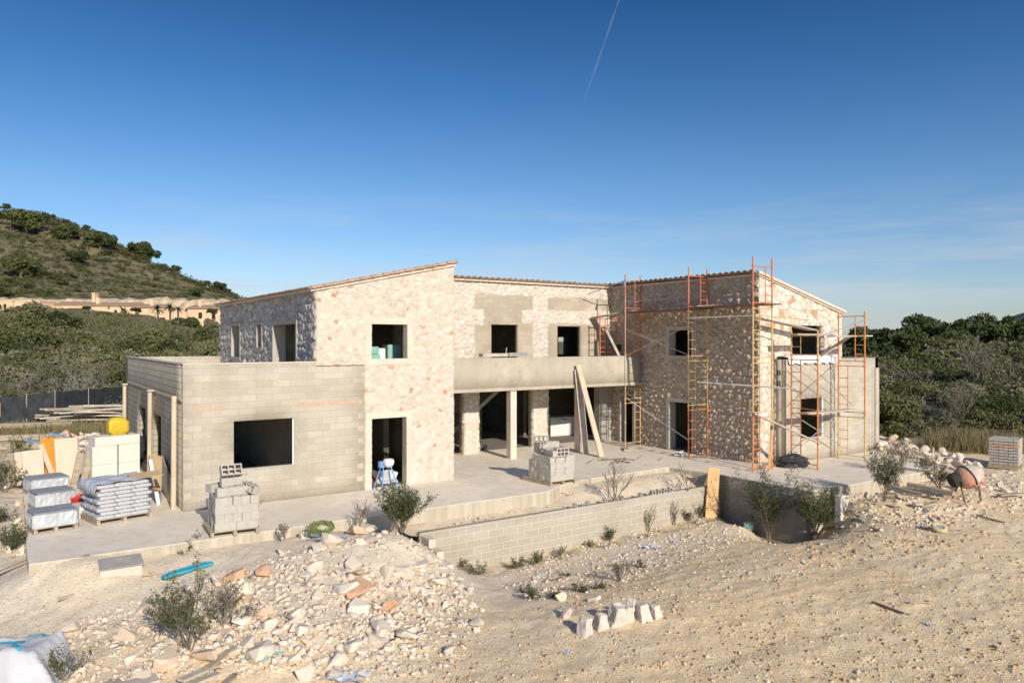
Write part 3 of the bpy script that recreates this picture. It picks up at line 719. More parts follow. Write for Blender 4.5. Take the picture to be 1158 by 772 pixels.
# tower deck under tiles
def sloped_deck(bm_, u0, u1, v0, v1, za, zb, t):
    bm_.add([(u0, v0, za), (u1, v0, zb), (u1, v1, zb), (u0, v1, za), (u0, v0, za + t), (u1, v0, zb + t), (u1, v1, zb + t), (u0, v1, za + t)],
            [(3, 2, 1, 0), (4, 5, 6, 7), (0, 1, 5, 4), (1, 2, 6, 5), (2, 3, 7, 6), (3, 0, 4, 7)])
sloped_deck(rt, 3.60, 8.70, -.12, 12.6, 6.275, 7.36, .09)
roof1 = rt.build('roof', M['plaster'], house)
tl = tiled('tile_covering', M['tile'], roof1, 'v', -.17, 12.65, 8.75, 3.50, 7.45, 6.335, per=.24)
b = MB()      # verge row of capping tiles along the front edge
for i in range(13):
    t = i / 13; u = 3.62 + t * 5.1; z = 6.36 + t * (7.45 - 6.33)
    q = Euler((0, -math.atan2(1.1, 5.1), 0)).to_matrix()
    vs = []; n = 6
    for e, rr in ((-.21, .085), (.22, .065)):
        for k in range(n + 1):
            a = math.pi * k / n; vs.append(Vector((u + .2, -.12, z + .045)) + q @ Vector((e, rr * 1.15 * math.cos(a), rr * math.sin(a))))
    b.add(vs, [(k, k + 1, n + 2 + k, n + 1 + k) for k in range(n)] + [tuple(range(n, -1, -1)), tuple(range(n + 1, 2 * n + 2))])
b.build('verge_tile', M['tile'], roof1)

# --- centre wing
cw_mask_rects = [(8.0, 20.5, 6.75, 7.5), (12.75 - 1.0, 12.75, 5.45, 6.1), (8.6, 11.6, 5.4, 6.05), (11.2, 12.3, 3.0, 7.5), (14.75, 20.1, 5.55, 6.15), (15.35, 16.2, 3.0, 7.5), (18.3, 20.1, 5.5, 6.2)]
def cw_mask(s, z):
    k = np.zeros(s.shape)
    wob = .06 * fbm(s * 4, z * 4, 2, 6) * 2
    for a, b_, c, d in cw_mask_rects: k = np.maximum(k, ((s + wob > a) & (s + wob < b_) & (z + wob > c) & (z + wob < d)).astype(float))
    return k
wall('wall', M['stone_rubble'], house, 'u', 4.6, 8.65, 20.0, 3.0, 7.30, [(13.15, 14.55, 3.9, 5.48), (16.75, 18.15, 3.9, 5.45)], th=.3, step=.042, disp=stones(.24, .05, .3, 41, mask=cw_mask, tilt=.7, rough=.5), label='centre wing wall with bands of pale stone over bare block and two window openings')
pm = stones(.26, .05, .25, 47, tilt=.7, rough=.5)
for a, b_ in ((11.75, 12.5), (15.35, 16.2)):
    wall('pier', M['stone_rubble'], house, 'u', 4.55, a, b_, -.02, 2.85, [], th=.4, step=.04, disp=pm)
b = MB(); b.b2((19.2, 4.5, 0), (20, 4.9, 2.85)); b.b2((8.95, 4.6, 2.62), (20, 4.9, 3.0)); b.build('lintel', M['conc_grey'], house)
b = MB(); b.b2((8.95, 4.91, H1 + .02), (19.99, 11.7, 3.0)); b.build('floor_slab', M['conc_grey'], house)
wall('wall', M['inner_block'], house, 'u', 12.0, 9.0, 20.0, -.02, 7.0, [(15.4, 16.6, 1.0, 2.5), (16.9, 17.7, 4.0, 5.2)], th=.3, face=1, step=.9)
b = MB(); b.b2((8.97, 8.2, 0), (14.9, 8.35, 2.8)); b.b2((17.1, 7.8, 0), (17.25, 11.7, 2.8)); b.b2((14.6, 7.5, 3.01), (14.75, 11.7, 7)); b.b2((9.0, 8.2, 3.01), (14.6, 8.35, 7)); b.b2((14.75, 8.6, 3.01), (19.9, 8.75, 7)); b.build('partition', M['inner_block'], house)
# stair flight inside, seen from below
b = MB(); b.box((13.0, 6.6, 1.45), (3.9, 1.1, .16), (0, -R(36), 0)); b.build('staircase', M['conc_grey'], house)
rt = MB(); rt.add([(8.7, 4.42, 7.31), (20.1, 4.42, 7.31), (20.1, 12.2, 6.2), (8.7, 12.2, 6.2), (8.7, 4.42, 7.37), (20.1, 4.42, 7.37), (20.1, 12.2, 6.26), (8.7, 12.2, 6.26)], [(3, 2, 1, 0), (4, 5, 6, 7), (0, 1, 5, 4), (1, 2, 6, 5), (2, 3, 7, 6), (3, 0, 4, 7)])
roof2 = rt.build('roof', M['plaster'], house)
tiled('tile_covering', M['tile_dark'], roof2, 'u', 8.7, 20.1, 4.32, 12.3, 7.39, 6.25, per=.3, amp=.11)
# balcony
b = MB(); b.b2((8.66, 2.42, H1), (19.98, 4.55, 3.0)); balc = b.build('balcony_slab', M['conc_grey'], house)
wall('parapet', M['concrete_raw'], house, 'u', 2.4, 8.66, 19.98, 2.80, 4.10, th=.18, step=1.0, label='long concrete block balcony parapet')
b = MB(); b.b2((8.66, 2.36, 2.77), (19.98, 2.42, 2.90)); b.build('beam_edge', M['concrete_raw'], house)
for u in (12.68, 16.22):
    b = MB(); b.b2((u, 2.425, -.01), (u + .3, 2.73, 2.80)); b.build('pillar', M['plaster'], house, bevel=.008)

# --- right wing
rw_mask = lambda s, z: np.clip(1 - ((s > -.75) & (s < .95) & ((z > 3.0) & (z < 5.5) | (z < 2.4))).astype(float) * .0, 0, 1)
wall('wall', M['stone_court'], house, 'v', 20.0, -3.95, 5.0, -.02, 7.30, [(-.60, .72, 4.12, 5.26), (-.60, .72, .02, 2.14), (2.98, 3.85, .02, 2.20)], th=.35, step=.036, disp=stones(.28, .07, .26, 23, tilt=1.2, rough=1.3, mask=rw_mask), label='rough stone courtyard wall behind the scaffold with two doors and a window')
def g_top(s): return 7.30 + (np.asarray(s) - 20.0) / (25.56 - 20.0) * (5.93 - 7.30)
wall('wall', M['stone_gable'], house, 'u', -3.95, 20.0, 25.56, -.02, g_top, [(22.04, 24.2, 4.1, 5.4), (21.25, 25.2, 0, 2.78)], th=.35, step=.036, disp=stones(.36, .030, .12, 29, tilt=.3, rough=.3), label='sunlit gable wall of pale crazy paved stone', zcommon=5.7)
wall('wall', M['block_wall'], house, 'v', 25.56, -3.6, 12, -.02, 5.95, th=.3, face=1, step=.9)
wall('wall', M['block_wall'], house, 'u', 12.0, 20.0, 25.56, -.02, g_top, [(22, 23, 4, 5)], th=.3, face=1, step=.9)
surround('door_surround', M['plaster_grey'], 'v', 20.0, -.58, .70, .0, 2.12, .17, .10, False, .34)
surround('window_surround', M['plaster_grey'], 'v', 20.0, -.58, .70, 4.14, 5.24, .17, .10, True, .34)
surround('door_surround', M['plaster_grey'], 'v', 20.0, 3.0, 3.83, .0, 2.18, .15, .10, False, .34)
b = MB(); b.b2((20.36, -3.58, 2.8), (25.2, 11.6, 3.0)); b.build('floor_slab', M['conc_grey'], house)
b = MB(); b.b2((20.36, 1.5, 0), (25.2, 1.65, 2.8)); b.b2((22.6, -3.5, 3.01), (22.72, 11.6, 5.9)); b.build('partition', M['inner_block'], house)
rt = MB(); sloped_deck(rt, 19.86, 25.66, -4.04, 12.1, 7.31, 5.90, .06)
roof3 = rt.build('roof', M['plaster'], house)
tiled('tile_covering', M['tile_dark'], roof3, 'v', -3.98, 12.1, 19.66, 25.7, 7.42, 5.97, per=.3, amp=.11)
b = MB(); sloped_deck(b, 19.80, 25.7, -4.10, -3.9, 7.385, 5.965, .10); b.build('verge_coping', M['plaster'], roof3)
# --- block room in front of the right wing
wall('wall', M['block_wall'], house, 'u', -4.46, 20.97, 27.5, -.02, 4.04, [(21.9, 23.5, .9, 2.47)], th=.2, step=.9, label='bare block front wall of the small side room with a square window')
wall('wall', M['block_wall'], house, 'v', 20.97, -4.25, -3.95, -.02, 4.04, th=.2, step=.9)
wall('wall', M['block_wall'], house, 'v', 27.5, -4.46, 3, -.02, 4.04, th=.2, face=1, step=.9)
b = MB(); b.b2((20.955, -4.475, -.01), (21.2, -4.455, 4.05)); b.build('corner_pilaster', M['concrete_raw'], house)
b = MB(); b.b2((27.25, -4.50, -.01), (27.54, -4.455, 3.6)); b.build('corner_pilaster', M['concrete_raw'], house)
b = MB(); b.b2((21.2, -4.25, 2.8), (27.3, 2.9, 3.0)); b.b2((25.6, 2.7, 0), (27.3, 2.9, 4.0)); b.build('roof_slab', M['conc_grey'], house)
b = MB()
for z in (3.42, 3.0):
    for v in (-4.18, -4.08): b.b2((20.962, v - .03, z), (20.972, v + .03, z + .2))
b.build('vent_slot', M['dark_in'], house)
b = MB(); b.b2((23.38, -4.43, .9), (23.48, -4.3, 2.47)); b.build('window_batten', M['white_paint'], house)

# retaining wall and pit lining
rw = thing('retaining_wall', 'low concrete block retaining wall with ragged top in front of the terrace', 'retaining wall', (5.0, -4.5, -2))
def rtop(s): return -.38 + .0 * np.asarray(s)
wall('wall', M['ret_wall'], rw, 'u', -4.5, 5.1, 17.0, -2.2, rtop, th=.2, step=.6)
b = MB()
for i, (dz, L) in enumerate(((-.45, .45), (-.67, .45), (-.88, .5), (-1.1, .5), (-1.3, .5))):
    v1 = -4.5 - sum(x for _, x in ((-.45, .45), (-.67, .45), (-.88, .5), (-1.1, .5), (-1.3, .5))[:i]); b.b2((5.1, v1 - L + .004, -2.2), (5.3, v1 - .004, dz))
b.build('stepped_end', M['ret_wall'], rw)
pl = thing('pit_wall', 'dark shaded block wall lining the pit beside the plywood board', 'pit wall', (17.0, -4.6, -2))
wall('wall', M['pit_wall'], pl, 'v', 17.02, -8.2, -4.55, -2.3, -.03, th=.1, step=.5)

# ------------------------------------------------------------------ scaffolding
def pole_frame(name, label, outer, inner, z0, lifts, ladder_side=0, cat='scaffold tower', top_ext=.25):
    """stack of welded ladder frames: two poles, an off-centre ladder pole, rungs. lifts: (height, paint, ladder at 0=outer 1=inner)"""
    o = thing(name, label, cat, (outer[0], outer[1], z0), group='welded scaffold frames around the right wing')
    O = Vector((outer[0], outer[1], 0)); I = Vector((inner[0], inner[1], 0)); z = z0
    for k, (h, mat, side) in enumerate(lifts):
        a, c = (O, I) if side == 0 else (I, O)
        s_ = a.lerp(c, .36)
        up = lambda p, zz: (p.x, p.y, zz)
        ext = top_ext if k == len(lifts) - 1 else -.004
        for p in (O, I):
            m = MB(); m.tube(up(p, z), up(p, z + h + ext), .030, n=7)
            for zc in (z + h - .04, z + .16, z + h * .55): m.tube(up(p, zc - .05), up(p, zc + .05), .044, n=6)
            m.tube(up(p, z + .02), up(p, z + .12), .035, n=7)
            m.build('pole', mat, o)
        m = MB(); zt = z + h - .04
        m.tube(up(O, zt), up(I, zt), .021, n=6); m.tube(up(s_, z + .14), up(s_, zt), .019, n=6)
        m.tube(up(O, z + .16), up(I, z + .16), .019, n=6)
        n = int((h - .35) / .36)
        for i in range(n): m.tube(up(a, z + .45 + i * .36), up(s_, z + .45 + i * .36), .015, n=5)
        m.build('ladder', mat, o)
        z += h
    m = MB()
    for p in (O, I): m.box((p.x, p.y, z0 + .006), (.13, .13, .012))
    m.build('foot', M['steel_grey'], o)
    return o
RD, OR, YE = M['steel_red'], M['steel_orange'], M['steel_yellow']
pole_frame('scaffold_tower', 'tall scaffold frame beside the balcony end, with a blue rag tied at its top', (18.95, 2.45), (19.93, 2.5), 0, [(2.0, YE, 1), (2.0, YE, 1), (2.1, OR, 1), (1.45, RD, 1)], top_ext=.22)
pole_frame('scaffold_tower', 'scaffold frame between the two courtyard doors, red upper lift over yellow', (18.72, -1.52), (19.85, -1.5), 0, [(2.0, OR, 0), (2.0, YE, 0), (2.0, YE, 0), (1.45, RD, 1)], top_ext=.3)
pole_frame('scaffold_tower', 'tallest scaffold frame at the sunlit corner of the gable', (18.42, -4.88), (19.50, -4.9), 0, [(2.0, OR, 0), (2.0, YE, 0), (2.0, YE, 0), (1.55, RD, 1)], top_ext=.3)
pole_frame('scaffold_tower', 'orange scaffold frame in front of the small side room window', (20.73, -5.98), (20.80, -4.82), 0, [(2.05, OR, 1), (2.05, OR, 1), (.9, YE, 1)], top_ext=.15)
pole_frame('scaffold_tower', 'rightmost scaffold frame near the end of the side room', (24.08, -5.85), (23.90, -4.84), 0, [(1.75, YE, 1), (2.05, OR, 1), (2.0, OR, 0)], top_ext=.15)
pole_frame('scaffold_tower', 'short red scaffold frame standing on the balcony by the corner', (18.55, 3.72), (19.55, 3.75), 3.0, [(1.3, RD, 0), (1.55, RD, 0)], top_ext=.05)
def bar(name, label, cat, p, q, r, mat, group=None, n=6):
    m = MB(); m.tube(p, q, r, n=n); o = m.build(name, mat); return tag(o, label, cat, group)
def plank(name, label, p, q, w, t, mat, cat='plank', group=None, wdir=None, sag=.0):
    p = Vector(p); q = Vector(q); d = (q - p).normalized()
    wd = Vector(wdir).normalized() if wdir else d.cross(Vector((0, 0, 1))).normalized()
    up = wd.cross(d).normalized(); m = MB(); n = 6; vs = []
    for i in range(n + 1):
        c = p.lerp(q, i / n) - Vector((0, 0, 1)) * sag * math.sin(math.pi * i / n)
        for a, e in ((-1, -1), (1, -1), (1, 1), (-1, 1)): vs.append(c + wd * w / 2 * a + up * t / 2 * e)
    fs = [(3, 2, 1, 0), tuple(n * 4 + i for i in range(4))]
    for i in range(n):
        for k in range(4):
            j = (k + 1) % 4; fs.append((i * 4 + k, i * 4 + j, i * 4 + 4 + j, i * 4 + 4 + k))
    m.add(vs, fs); o = m.build(name, mat, bevel=.004); return tag(o, label, cat, group)
plank('scaffold_plank', 'long dark red stained plank high along the courtyard wall between the frames', (19.43, 2.7, 6.09), (19.38, -1.8, 6.09), .95, .05, M['plank_dark'])
plank('scaffold_plank', 'dark plank high on the scaffold reaching the gable corner', (19.38, -1.25, 6.14), (19.3, -5.1, 6.14), 1.0, .05, M['plank_dark'])
plank('scaffold_plank', 'short dark plank high up from the balcony frame to the tall frame', (18.8, 4.5, 5.88), (19.3, 2.2, 6.13), .4, .05, M['plank'])
plank('scaffold_plank', 'yellow board end resting on the high deck at the middle frame', (19.0, -1.65, 6.18), (19.75, -2.05, 6.2), .28, .04, M['wood_pale'])
bar('guard_rail', 'pale grey guard rail tube below the high plank, ending at the gable corner', 'guard rail', (18.80, -1.35, 5.70), (18.50, -5.0, 5.70), .026, M['white_paint'])
bar('guard_rail', 'pale tube across the rough wall at first floor level, right of the middle frame', 'guard rail', (18.80, -1.9, 3.12), (19.3, -6.1, 3.05), .03, M['white_paint'])
bar('guard_rail', 'thin dark rail above the high plank on the courtyard wall', 'guard rail', (18.98, 2.5, 6.55), (18.75, -1.5, 6.55), .018, M['steel_grey'])
bar('guard_rail', 'short dark pole leading from the balcony corner up to the tall frame top', 'guard rail', (18.2, 4.15, 6.95), (18.93, 2.48, 7.5), .02, M['steel_grey'])
bar('roof_tie', 'dark rod tying the middle frame top to the roof tiles', 'tie rod', (18.72, -1.50, 7.3), (19.75, .7, 7.5), .018, M['steel_grey'])
for i, (p, q, l) in enumerate((((18.97, 2.45, 5.3), (18.74, -1.5, 4.2), 'thin cross brace falling from the tall frame towards the courtyard window'),
                               ((18.97, 2.45, 4.1), (18.74, -1.5, 5.4), 'thin cross brace rising from the balcony end to the middle frame'),
                               ((18.97, 2.40, 2.2), (18.74, -1.5, .75), 'pale diagonal brace in front of the courtyard door'),
                               ((18.74, -1.55, 5.5), (18.44, -4.9, 4.0), 'thin diagonal brace right of the courtyard window'),
                               ((20.80, -4.86, 3.85), (23.92, -4.86, 2.35), 'brace falling across the side room wall above its window'),
                               ((20.80, -4.90, 2.35), (23.92, -4.9, 3.9), 'brace rising across the side room wall above its window'),
                               ((20.76, -5.8, 3.75), (23.95, -5.4, 2.2), 'outer brace falling across the side room above the window'),
                               ((20.80, -4.9, 1.95), (23.92, -4.9, .55), 'lower brace falling across the side room window'),
                               ((20.80, -4.95, .5), (23.92, -4.95, 1.95), 'lower brace rising across the side room window'))):
    bar('cross_brace', l, 'cross brace', p, q, .017, M['steel_grey'] if i not in (2,) else M['white_paint'], 'diagonal scaffold braces')
plank('balcony_prop', 'sloping plank leaning inside the balcony scaffold corner', (18.95, 3.7, 5.25), (18.85, 2.75, 4.1), .16, .05, M['plank'])
plank('scaffold_plank', 'pale sloping plank from the gable corner frame down to the side room frame', (18.35, -4.95, 2.15), (20.72, -6.08, .98), .22, .05, M['plank'])
plank('scaffold_plank', 'level pale plank crossing the side room window', (20.78, -5.3, 2.02), (24.1, -5.3, 2.02), .42, .05, M['plank'], sag=.01)
plank('scaffold_plank', 'upper deck board at the eave of the side room, left of the pair', (20.4, -5.15, 5.02), (23.2, -5.1, 5.02), .42, .05, M['plank'])
plank('scaffold_plank', 'upper deck board reaching past the rightmost frame', (22.6, -5.35, 4.95), (25.2, -5.35, 4.98), .4, .05, M['plank'])
plank('scaffold_plank', 'tilted board leaning behind the gable scaffold above the side room roof', (19.3, -4.5, 5.62), (22.6, -4.55, 5.2), .4, .04, M['plank'])
plank('scaffold_plank', 'pale board leaning up from the side room roof to the rightmost frame', (23.3, -4.3, 4.08), (24.6, -4.95, 5.0), .32, .04, M['plank'])
bar('guard_rail', 'yellow rail along the top of the gable scaffold', 'guard rail', (18.45, -4.95, 5.72), (20.8, -5.6, 5.55), .022, YE)
bar('guard_rail', 'orange rail linking the last two frames high up', 'guard rail', (20.76, -5.9, 4.9), (24.1, -5.85, 5.6), .02, M['steel_grey'])
plank('timber_prop', 'yellow timber prop leaning on the gable corner frame', (18.85, -5.25, 0), (19.42, -4.98, 2.1), .1, .045, M['ply'], cat='prop')
bar('hanging_cable', 'pale hanging hose dropping from the tall frame to the ground', 'hose', (18.82, 2.3, .05), (18.90, 2.4, 6.9), .013, M['steel_grey'])
rg = MB(); rg.box((18.9, 2.43, 7.42), (.1, .1, .28), (.2, .3, 0), taper=.5); tag(rg.build('rag', M['blue_steel'], bevel=.02), 'blue rag tied to the top of the tall frame', 'rag')
sb = MB(); sb.lathe([(.0, 0), (.13, .0), (.16, .3), (.165, .32), (.14, .32), (.12, .05), (0, .04)], (19.4, 3.4, 4.3), n=12); tag(sb.build('bucket', M['rubber']), 'dark bucket on the balcony scaffold corner', 'bucket')
pb = thing('mortar_tray', 'grey mortar tray with slab offcuts on the balcony parapet', 'mortar tray', (11.2, 2.45, 4.1))
m = MB(); m.box((11.9, 2.48, 4.21), (1.2, .3, .13)); m.build('board', M['plank'], pb); m = MB(); m.box((13.0, 2.48, 4.22), (.9, .3, .15)); m.build('board', M['conc_grey'], pb)
m = MB(); m.tube((11.25, 2.45, 4.1), (11.75, 2.45, 4.42), .02); m.tube((12.45, 2.45, 4.1), (12.5, 2.45, 4.5), .02); m.build('handle', M['steel_grey'], pb)
# white dusty tarp edge over the side room roof
m = MB(); nx_ = 40
vs = []; fs = []
for i in range(nx_ + 1):
    u = 21.05 + i * 3.3 / nx_
    hang = .15 + .03 * math.sin(i * .9) + .05 * random.random()
    for k, (dv, dz) in enumerate(((-3.7, 4.13), (-4.15, 4.14 + random.uniform(0, .1)), (-4.5, 4.08 + random.uniform(0, .07)), (-4.53, 4.05 - hang * .5), (-4.55, 4.04 - hang))):
        vs.append((u, dv + random.uniform(-.01, .01), dz))
for i in range(nx_):
    for k in range(4): a = i * 5 + k; fs.append((a, a + 5, a + 6, a + 1))
m.add(vs, fs); tag(m.build('tarpaulin', M['white_paint'], smooth=True), 'white dusty tarpaulin hanging over the edge of the side room roof', 'tarpaulin')
bg = bmesh.new(); bmesh.ops.create_icosphere(bg, subdivisions=3, radius=1)
for v in bg.verts:
    k = 1 + .25 * math.sin(v.co.x * 5 + v.co.y * 7) * math.cos(v.co.z * 6); v.co = Vector((v.co.x * .62 * k, v.co.y * .36 * k, max(v.co.z, -.5) * .3 * k + .15))
me = bpy.data.meshes.new('black_bag'); bg.to_mesh(me); bg.free(); me.materials.append(M['black_plastic'])
tag(link('rubbish_bag', me, loc=(20.55, -5.02, 0)), 'crumpled black plastic rubbish bag at the foot of the side room', 'bag').rotation_euler = (0, 0, -.5)

# ------------------------------------------------------------------ hollow blocks, pallets
def hollow_block(name, L, W, Hh, nx, ny, mat):
    S = sorted({0, L} | {t + i * ((L - t) / nx) + d for i in range(nx) for t, d in ((.03, 0), (.03, (L - .03) / nx - .03))})
    T = sorted({0, W} | {.03 + i * ((W - .03) / ny) + d for i in range(ny) for d in (0, (W - .03) / ny - .03)})
    ns, nt_ = len(S), len(T); V_ = [(s - L / 2, t - W / 2, 0) for t in T for s in S] + [(s - L / 2, t - W / 2, Hh) for t in T for s in S]
    q = []
    for j in range(nt_ - 1):
        for i in range(ns - 1):
            if i % 2 == 1 and j % 2 == 1: continue
            q.append((j * ns + i, j * ns + i + 1, (j + 1) * ns + i + 1, (j + 1) * ns + i))
    ed = {}
    for f in q:
        for a, b_ in zip(f, f[1:] + f[:1]): ed[(a, b_)] = 1
    n = ns * nt_
    F_ = [tuple(x + n for x in f) for f in q] + [f[::-1] for f in q] + [(a, b_, b_ + n, a + n) for a, b_ in ed if (b_, a) not in ed]
    return mesh_from(name, V_, F_, [mat])
BLK = hollow_block('hollow_block', .5, .2, .2, 3, 1, M['blockc'])
BLK6 = hollow_block('hollow_block_six', .5, .28, .2, 3, 2, M['blockc'])
def make_pallet(label, loc, rz, L=1.2, W=1.0):
    o = thing('pallet', label, 'pallet', loc, rz)
    for k in range(6):
        m = MB(); m.box((0, -W / 2 + W * (k + .5) / 6, .125), (L, W / 6 - .035, .02)); m.build('deck_board', M['wood'], o, world=False)
    for k in (-1, 0, 1):
        m = MB(); m.box((k * (L / 2 - .05), 0, .065), (.08, W - .01, .095)); m.build('bearer', M['wood'], o, world=False)
        m = MB(); m.box((k * (L / 2 - .05), 0, .008), (.09, W, .016)); m.build('base_board', M['wood'], o, world=False)
    return o
def block_thing(me, loc, rot, label, group):
    o = link('concrete_block', me, loc=loc); o.rotation_euler = rot
    return tag(o, label, 'concrete block', group)
def block_stack(corner, rz, courses, where, seed, L=1.0, D=1.2):
    random.seed(seed); ca, sa = math.cos(rz), math.sin(rz); grp = 'hollow blocks stacked ' + where
    def w(x, y): return corner[0] + ca * x - sa * y, corner[1] + sa * x + ca * y
    for k in range(courses):
        z = .137 + k * .203
        if k % 2 == 0:
            cells = [((i + .5) * .5, (j + .5) * .205, 0) for i in range(2) for j in range(6)]
        else:
            cells = [((i + .5) * .205, (j + .5) * .5 + .0, math.pi / 2) for i in range(5) for j in range(2)] + [((i + .5) * .5, 1.1, 0) for i in range(2)]
        for x, y, r in cells:
            if k == courses - 1 and y > .9: continue
            X, Y = w(x + random.uniform(-.012, .012), y + random.uniform(-.012, .012))
            block_thing(BLK, (X, Y, z), (0, 0, rz + r + random.uniform(-.03, .03)), 'grey hollow concrete block in the stack ' + where, grp)
    return .137 + courses * .203, w
make_pallet('wooden pallet under the hollow blocks beneath the wide window', (.62, -2.78, 0), -.06, 1.15, 1.3)
zt, wf = block_stack((.12, -3.38), -.06, 4, 'below the wide window opening', 3)
grp = 'hollow blocks stacked below the wide window opening'
for x, y, z, r, me in ((.3, .25, 0, .15, BLK), (.78, .3, 0, -.2, BLK), (.35, .55, 0, 1.4, BLK), (.75, .65, 0, .1, BLK), (.5, .85, 0, 0, BLK), (.2, .95, 0, .4, BLK6), (.45, .5, .205, .1, BLK), (.62, .72, .205, -.1, BLK)):
    X, Y = wf(x, y); block_thing(me, (X, Y, zt + z), (random.uniform(-.04, .04), random.uniform(-.04, .04), -.06 + r), 'grey hollow concrete block in the untidy top layer below the wide window', grp)
X, Y = wf(.45, .62); block_thing(BLK6, (X, Y, zt + .51), (R(62), 0, -.0), 'topmost hollow block, tipped to show two dark cells, below the wide window', grp)
X, Y = wf(.95, .25); block_thing(BLK, (X, Y, zt + .12), (R(75), R(10), -1.2), 'hollow block tipped on end at the right edge of the stack below the wide window', grp)
make_pallet('wooden pallet under the block stack in the middle of the terrace', (11.18, -2.12, 0), .06, 1.15, 1.5)
zt, wf = block_stack((10.68, -2.88), .02, 4, 'in the middle of the terrace', 5)
grp = 'hollow blocks stacked in the middle of the terrace'
for x, y, z, r in ((.18, .2, 0, 1.5), (.3, .95, 0, 1.5), (.7, .75, 0, .05), (.45, .62, 0, .1), (.8, .35, 0, 1.4), (.35, .7, .205, .2), (.6, .72, .205, -.1), (.22, .9, .205, 1.4)):
    X, Y = wf(x, y); block_thing(BLK, (X, Y, zt + z), (random.uniform(-.05, .05), random.uniform(-.05, .05), r), 'grey hollow concrete block in the untidy top of the middle terrace stack', grp)
X, Y = wf(.45, .12); block_thing(BLK6, (X, Y, zt + .14), (R(90), 0, .0), 'hollow block turned to show six open cells on the middle terrace stack', grp)
X, Y = wf(.2, .75); block_thing(BLK, (X, Y, zt + .52), (R(90), 0, -.9), 'hollow block with dark cells turned left, topmost on the middle terrace stack', grp)
# blocks inside the ground floor and on the retaining wall
X, Y = at_v(548, 495, 5.6)[0], 5.6
for k, (dx, dz, rr) in enumerate(((0, 0, 0), (.05, .21, .1))):
    block_thing(BLK6, (12.65 + dx, 5.3, dz + .14), (R(90), 0, rr), ['hollow block lying on the floor behind the left stone pier', 'hollow block stacked on another behind the left stone pier'][k], None)
for i in range(5):
    u = 14.05 + i * .17; m = .0
    block_thing(BLK, (u, -4.36, -.27), (R(90), R(90) , 0), 'small hollow block in the row on the right end of the retaining wall', 'blocks lying on the retaining wall') if False else None
SMALL = hollow_block('block_piece', .19, .19, .2, 1, 1, M['blockc'])
for i, (px, py) in enumerate(((650, 573), (664, 570), (684, 566), (703, 562), (724, 560), (738, 556), (744.5, 555), (751, 554), (757.5, 553))):
    u, _ = at_v(px, py, -4.4)
    o = link('block_piece', SMALL, loc=(u, -4.34, -.30)); o.scale = (.85, .75, .7) if i > 4 else (.6, .5, .6); o.rotation_euler = (R(90), random.uniform(-.2, .2), random.uniform(-.3, .3) if i < 5 else -.05)
    tag(o, 'broken block piece lying on top of the retaining wall' if i < 5 else 'hollow block end in the short row near the right end of the retaining wall', 'block piece', 'block pieces on the retaining wall')
cb = thing('block_pillar', 'small grey block pillar at the right end of the pit', 'block pillar', (17.9, -8.9, -1.2))
m = MB(); m.box((17.75, -8.75, -.75), (.4, .22, 1.3)); m.build('block', M['aac'], cb, bevel=.01); m = MB(); m.box((18.05, -8.45, -.35), (.2, .2, .9)); m.build('block', M['blockc'], cb, bevel=.01)

# ------------------------------------------------------------------ left yard
make_pallet('pallet under the wrapped white sacks at the left of the house', (-1.62, .33, 0), .24, 1.4, 1.3)
sk = bmesh.new(); bmesh.ops.create_cube(sk, size=1); bmesh.ops.subdivide_edges(sk, edges=sk.edges, cuts=5, use_grid_fill=True)
for v in sk.verts:
    x, y, z = v.co * 2; r = max(1e-6, (abs(x) ** 5 + abs(y) ** 5 + abs(z) ** 2.6) ** (1 / 4.2)); e = max(abs(x), abs(y))
    v.co = Vector((x * .5 * (1 - .04 * z * z), y * .5 * (1 - .04 * z * z), z * .5 * (1 - .42 * e ** 9)))
me = bpy.data.meshes.new('sack'); sk.to_mesh(me); sk.free(); me.materials.append(M['white_sack'])
me.polygons.foreach_set('use_smooth', [True] * len(me.polygons)); SACK = me
ca, sa = math.cos(.24), math.sin(.24)
for k in range(9):
    for i in range(3):
        for j in range(3):
            if 0 < k < 8 and j == 1 and i == 1: continue
            x = (i - 1) * .42 + random.uniform(-.01, .01) + (.05 if k % 2 else -.03); y = (j - 1) * .41 + random.uniform(-.01, .01)
            o = link('cement_sack', SACK, loc=(-1.62 + ca * x - sa * y, .33 + sa * x + ca * y, .17 + k * .1)); o.scale = (.437, .425, .128)
            o.rotation_euler = (0, 0, .24 + random.uniform(-.04, .04)); tag(o, 'white printed paper sack in the wrapped stack at the left of the house', 'sack', 'white sacks stacked on the pallet')
def sheet(name, label, cat, x0, x1, y0, y1, zf, mat, loc, rz, n=(24, 18), drop=.1):
    V_ = []; F_ = []
    for j in range(n[1] + 1):
        for i in range(n[0] + 1):
            x = x0 + (x1 - x0) * i / n[0]; y = y0 + (y1 - y0) * j / n[1]; V_.append((x, y, zf(x, y)))
    for j in range(n[1]):
        for i in range(n[0]): a = j * (n[0] + 1) + i; F_.append((a, a + 1, a + n[0] + 2, a + n[0] + 1))
    o = link(name, mesh_from(name, V_, F_, [mat], smooth=True), loc=loc); o.rotation_euler = (0, 0, rz)
    s = o.modifiers.new('thick', 'SOLIDIFY'); s.thickness = .004
    return tag(o, label, cat)
def zf(x, y):
    e = max(abs(x) / .72, abs(y) / .68); d = max(0, e - .97)
    return 1.06 - min(d * 3, .28) + .02 * math.sin(x * 9 + y * 5) + .015 * math.sin(y * 17)
sheet('plastic_film', 'grey plastic film draped over the white sack stack', 'plastic film', -.76, .76, -.66, .72, zf, M['film'], (-1.62, .33, 0), .24)
